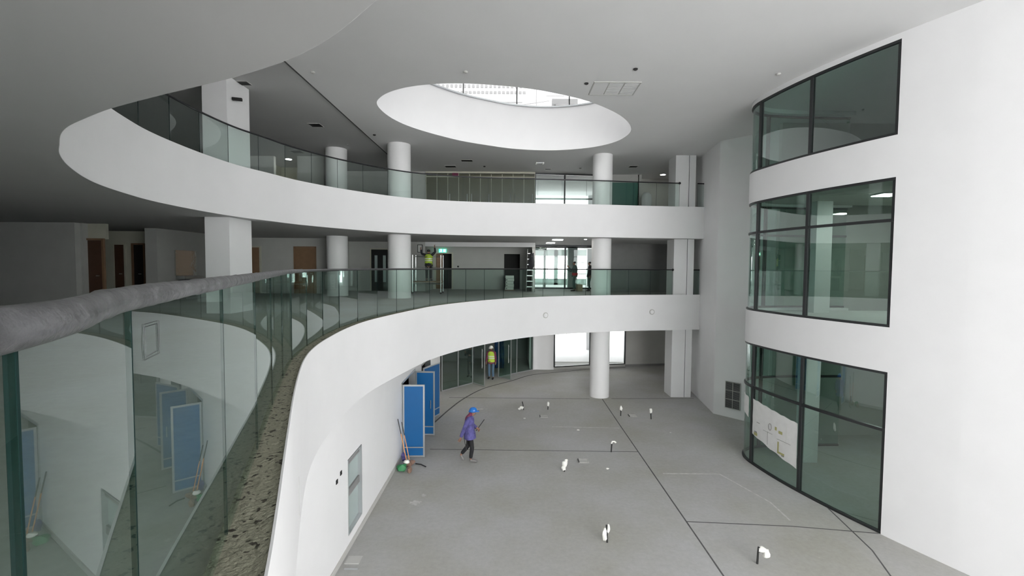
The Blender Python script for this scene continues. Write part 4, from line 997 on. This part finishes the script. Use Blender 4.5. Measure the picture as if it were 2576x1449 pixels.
# lime-vested worker on the scaffold, both arms up
Js = dict(pelvis=(0, 0, .88), waist=(.0, 0, 1.0), chest=(-.02, 0, 1.2), shou=(-.03, 0, 1.34), neck=(-.03, 0, 1.42), head=(-.01, 0, 1.53),
          shR=(-.03, -.17, 1.34), elR=(.02, -.33, 1.50), wrR=(.04, -.30, 1.74), shL=(-.03, .17, 1.34), elL=(.05, .36, 1.40), wrL=(.10, .42, 1.62), curlR=.5, curlL=.5,
          hiR=(0, -.1, .82), knR=(.02, -.11, .45), anR=(0, -.11, .08), toR=(.15, -.12, .04), hiL=(0, .1, .82), knL=(.02, .11, .45), anL=(0, .11, .08), toL=(.15, .12, .04))
person((-4.3, 24.2, 5.445), PI/2, 1.0, Js, 'person in a lime vest with both arms raised to the soffit, standing on the scaffold', vest='vest', top='darkcloth', legs='trousers', helmet=None, shoe='tube')
lamp_ = empty('lamp_frame', (-4.85, 24.2, 7.2), 'black square lamp frame held up by the worker on the scaffold', 'tool')
fr = MB().box((-4.90, 24.36, 7.12), (.03, .04, .40)).box((-4.66, 24.36, 7.12), (.03, .04, .40)).box((-4.78, 24.36, 7.31), (.26, .04, .03)).box((-4.78, 24.36, 6.93), (.26, .04, .03))
fr.build('frame', M['tube'], lamp_)
MB().box((-4.78, 24.37, 7.12), (.2, .01, .34)).build('lamp_lens', M['grey'], lamp_)
# backlit worker at the bright window
Jb = dict(pelvis=(0, 0, .93), waist=(-.02, 0, 1.06), chest=(-.03, 0, 1.26), shou=(-.02, 0, 1.42), neck=(0, 0, 1.50), head=(.03, 0, 1.62),
          shR=(-.01, -.18, 1.40), elR=(.2, -.22, 1.20), wrR=(.36, -.16, 1.38), shL=(-.01, .18, 1.40), elL=(.2, .2, 1.14), wrL=(.40, .14, 1.24), curlR=.5, curlL=.5,
          hiR=(0, -.1, .87), knR=(.04, -.1, .48), anR=(-.03, -.11, .08), toR=(.13, -.12, .04), hiL=(0, .1, .87), knL=(.06, .11, .48), anL=(.02, .12, .08), toL=(.18, .13, .04))
pb_ = person((3.68, 27.6, Z1), PI*.95, 1.02, Jb, 'person in olive and red work clothes before the bright gallery window, arm reaching out', vest=None, top='yink' if False else 'teal', legs='teal', helmet=None, shoe='tube')
o = MB().lathe((-.01, 0, .97), [(.175, -.08), (.19, 0), (.175, .09)], 24, None, .9, 1.15).build('waist_wrap', M['red'], smooth=True); o.parent = pb_
Jc = dict(Jb); Jc.update(wrR=(.05, -.25, .88), elR=(.0, -.24, 1.12), wrL=(.02, .25, .88), elL=(-.02, .24, 1.12))
person((4.62, 27.9, Z1), PI, 1.02, Jc, 'second person in dark clothes half hidden behind the free round column', top='darkcloth', legs='teal', helmet=None, shoe='tube')
# worker in the shop doorway
person((-1.12, 25.75, 0), -PI/2-.25, 1.05, Jc, 'person in a white helmet and hi-vis vest standing in the open shop doorway', vest='vest', top='scarf', legs='jeans', helmet='whelmet', shoe='tube')
person((-2.3, 26.2, 0), -PI/2-.3, 1.03, Jb, 'dim person behind the dark shopfront glass holding something pale', top='darkcloth', legs='trousers', helmet=None, shoe='tube')
tp = MB(); vs = []; fs = []
for i in range(13):
    for k in range(7):
        x = -.98+i*.045; vs.append((x+.02*math.sin(k), 26.9+.05*math.sin(i*1.9+k*.4), .35+k*.45))
for i in range(12):
    for k in range(6): a = i*7+k; fs.append((a, a+1, a+8, a+7))
o = tp.add(vs, fs).build('tarpaulin', M['tarp'], label='blue tarpaulin hanging in folds behind the shop doorway worker', cat='tarpaulin', smooth=True, ang=80)
so = o.modifiers.new('t', 'SOLIDIFY'); so.thickness = .015

# glue residue on the near pane and a white rounded booth on the upper gallery
gr_ = MB(); a_ = Vector((-.92, 1.12)); b_ = Vector((-1.33, 2.14)); n_v = (b_-a_).normalized(); n_o = Vector((n_v.y, -n_v.x))*.008
def _gp(t, z): q = a_+(b_-a_)*t+n_o; return (q.x, q.y, z)
rn = random.Random(2)
for (t0, t1, z0, z1) in ((.067, .175, 5.955, 6.045), (.075, .168, 5.96, 6.04)):
    P_ = [(t0, z0), (t0, (z0+z1)/2), (t0, z1), (t1, z1), (t1, (z0+z1)/2), (t1, z0), (t0, z0)]
    gr_.tube([_gp(t+rn.uniform(-.004, .004), z+rn.uniform(-.003, .003)) for t, z in P_], .0006, 4)
gr_.build('glue_outline', M['alu'], label='rectangular outline of dried glue on the near railing glass', cat='glue mark')
MB().lathe((7.25, 25.6, Z2), [(.27, 0), (.27, 1.1), (.24, 1.25), (.15, 1.36), (.02, 1.4)], 24).build('storage_drum', M['white'], label='white dome-topped drum behind the upper railing right of the round column', cat='drum', smooth=True)
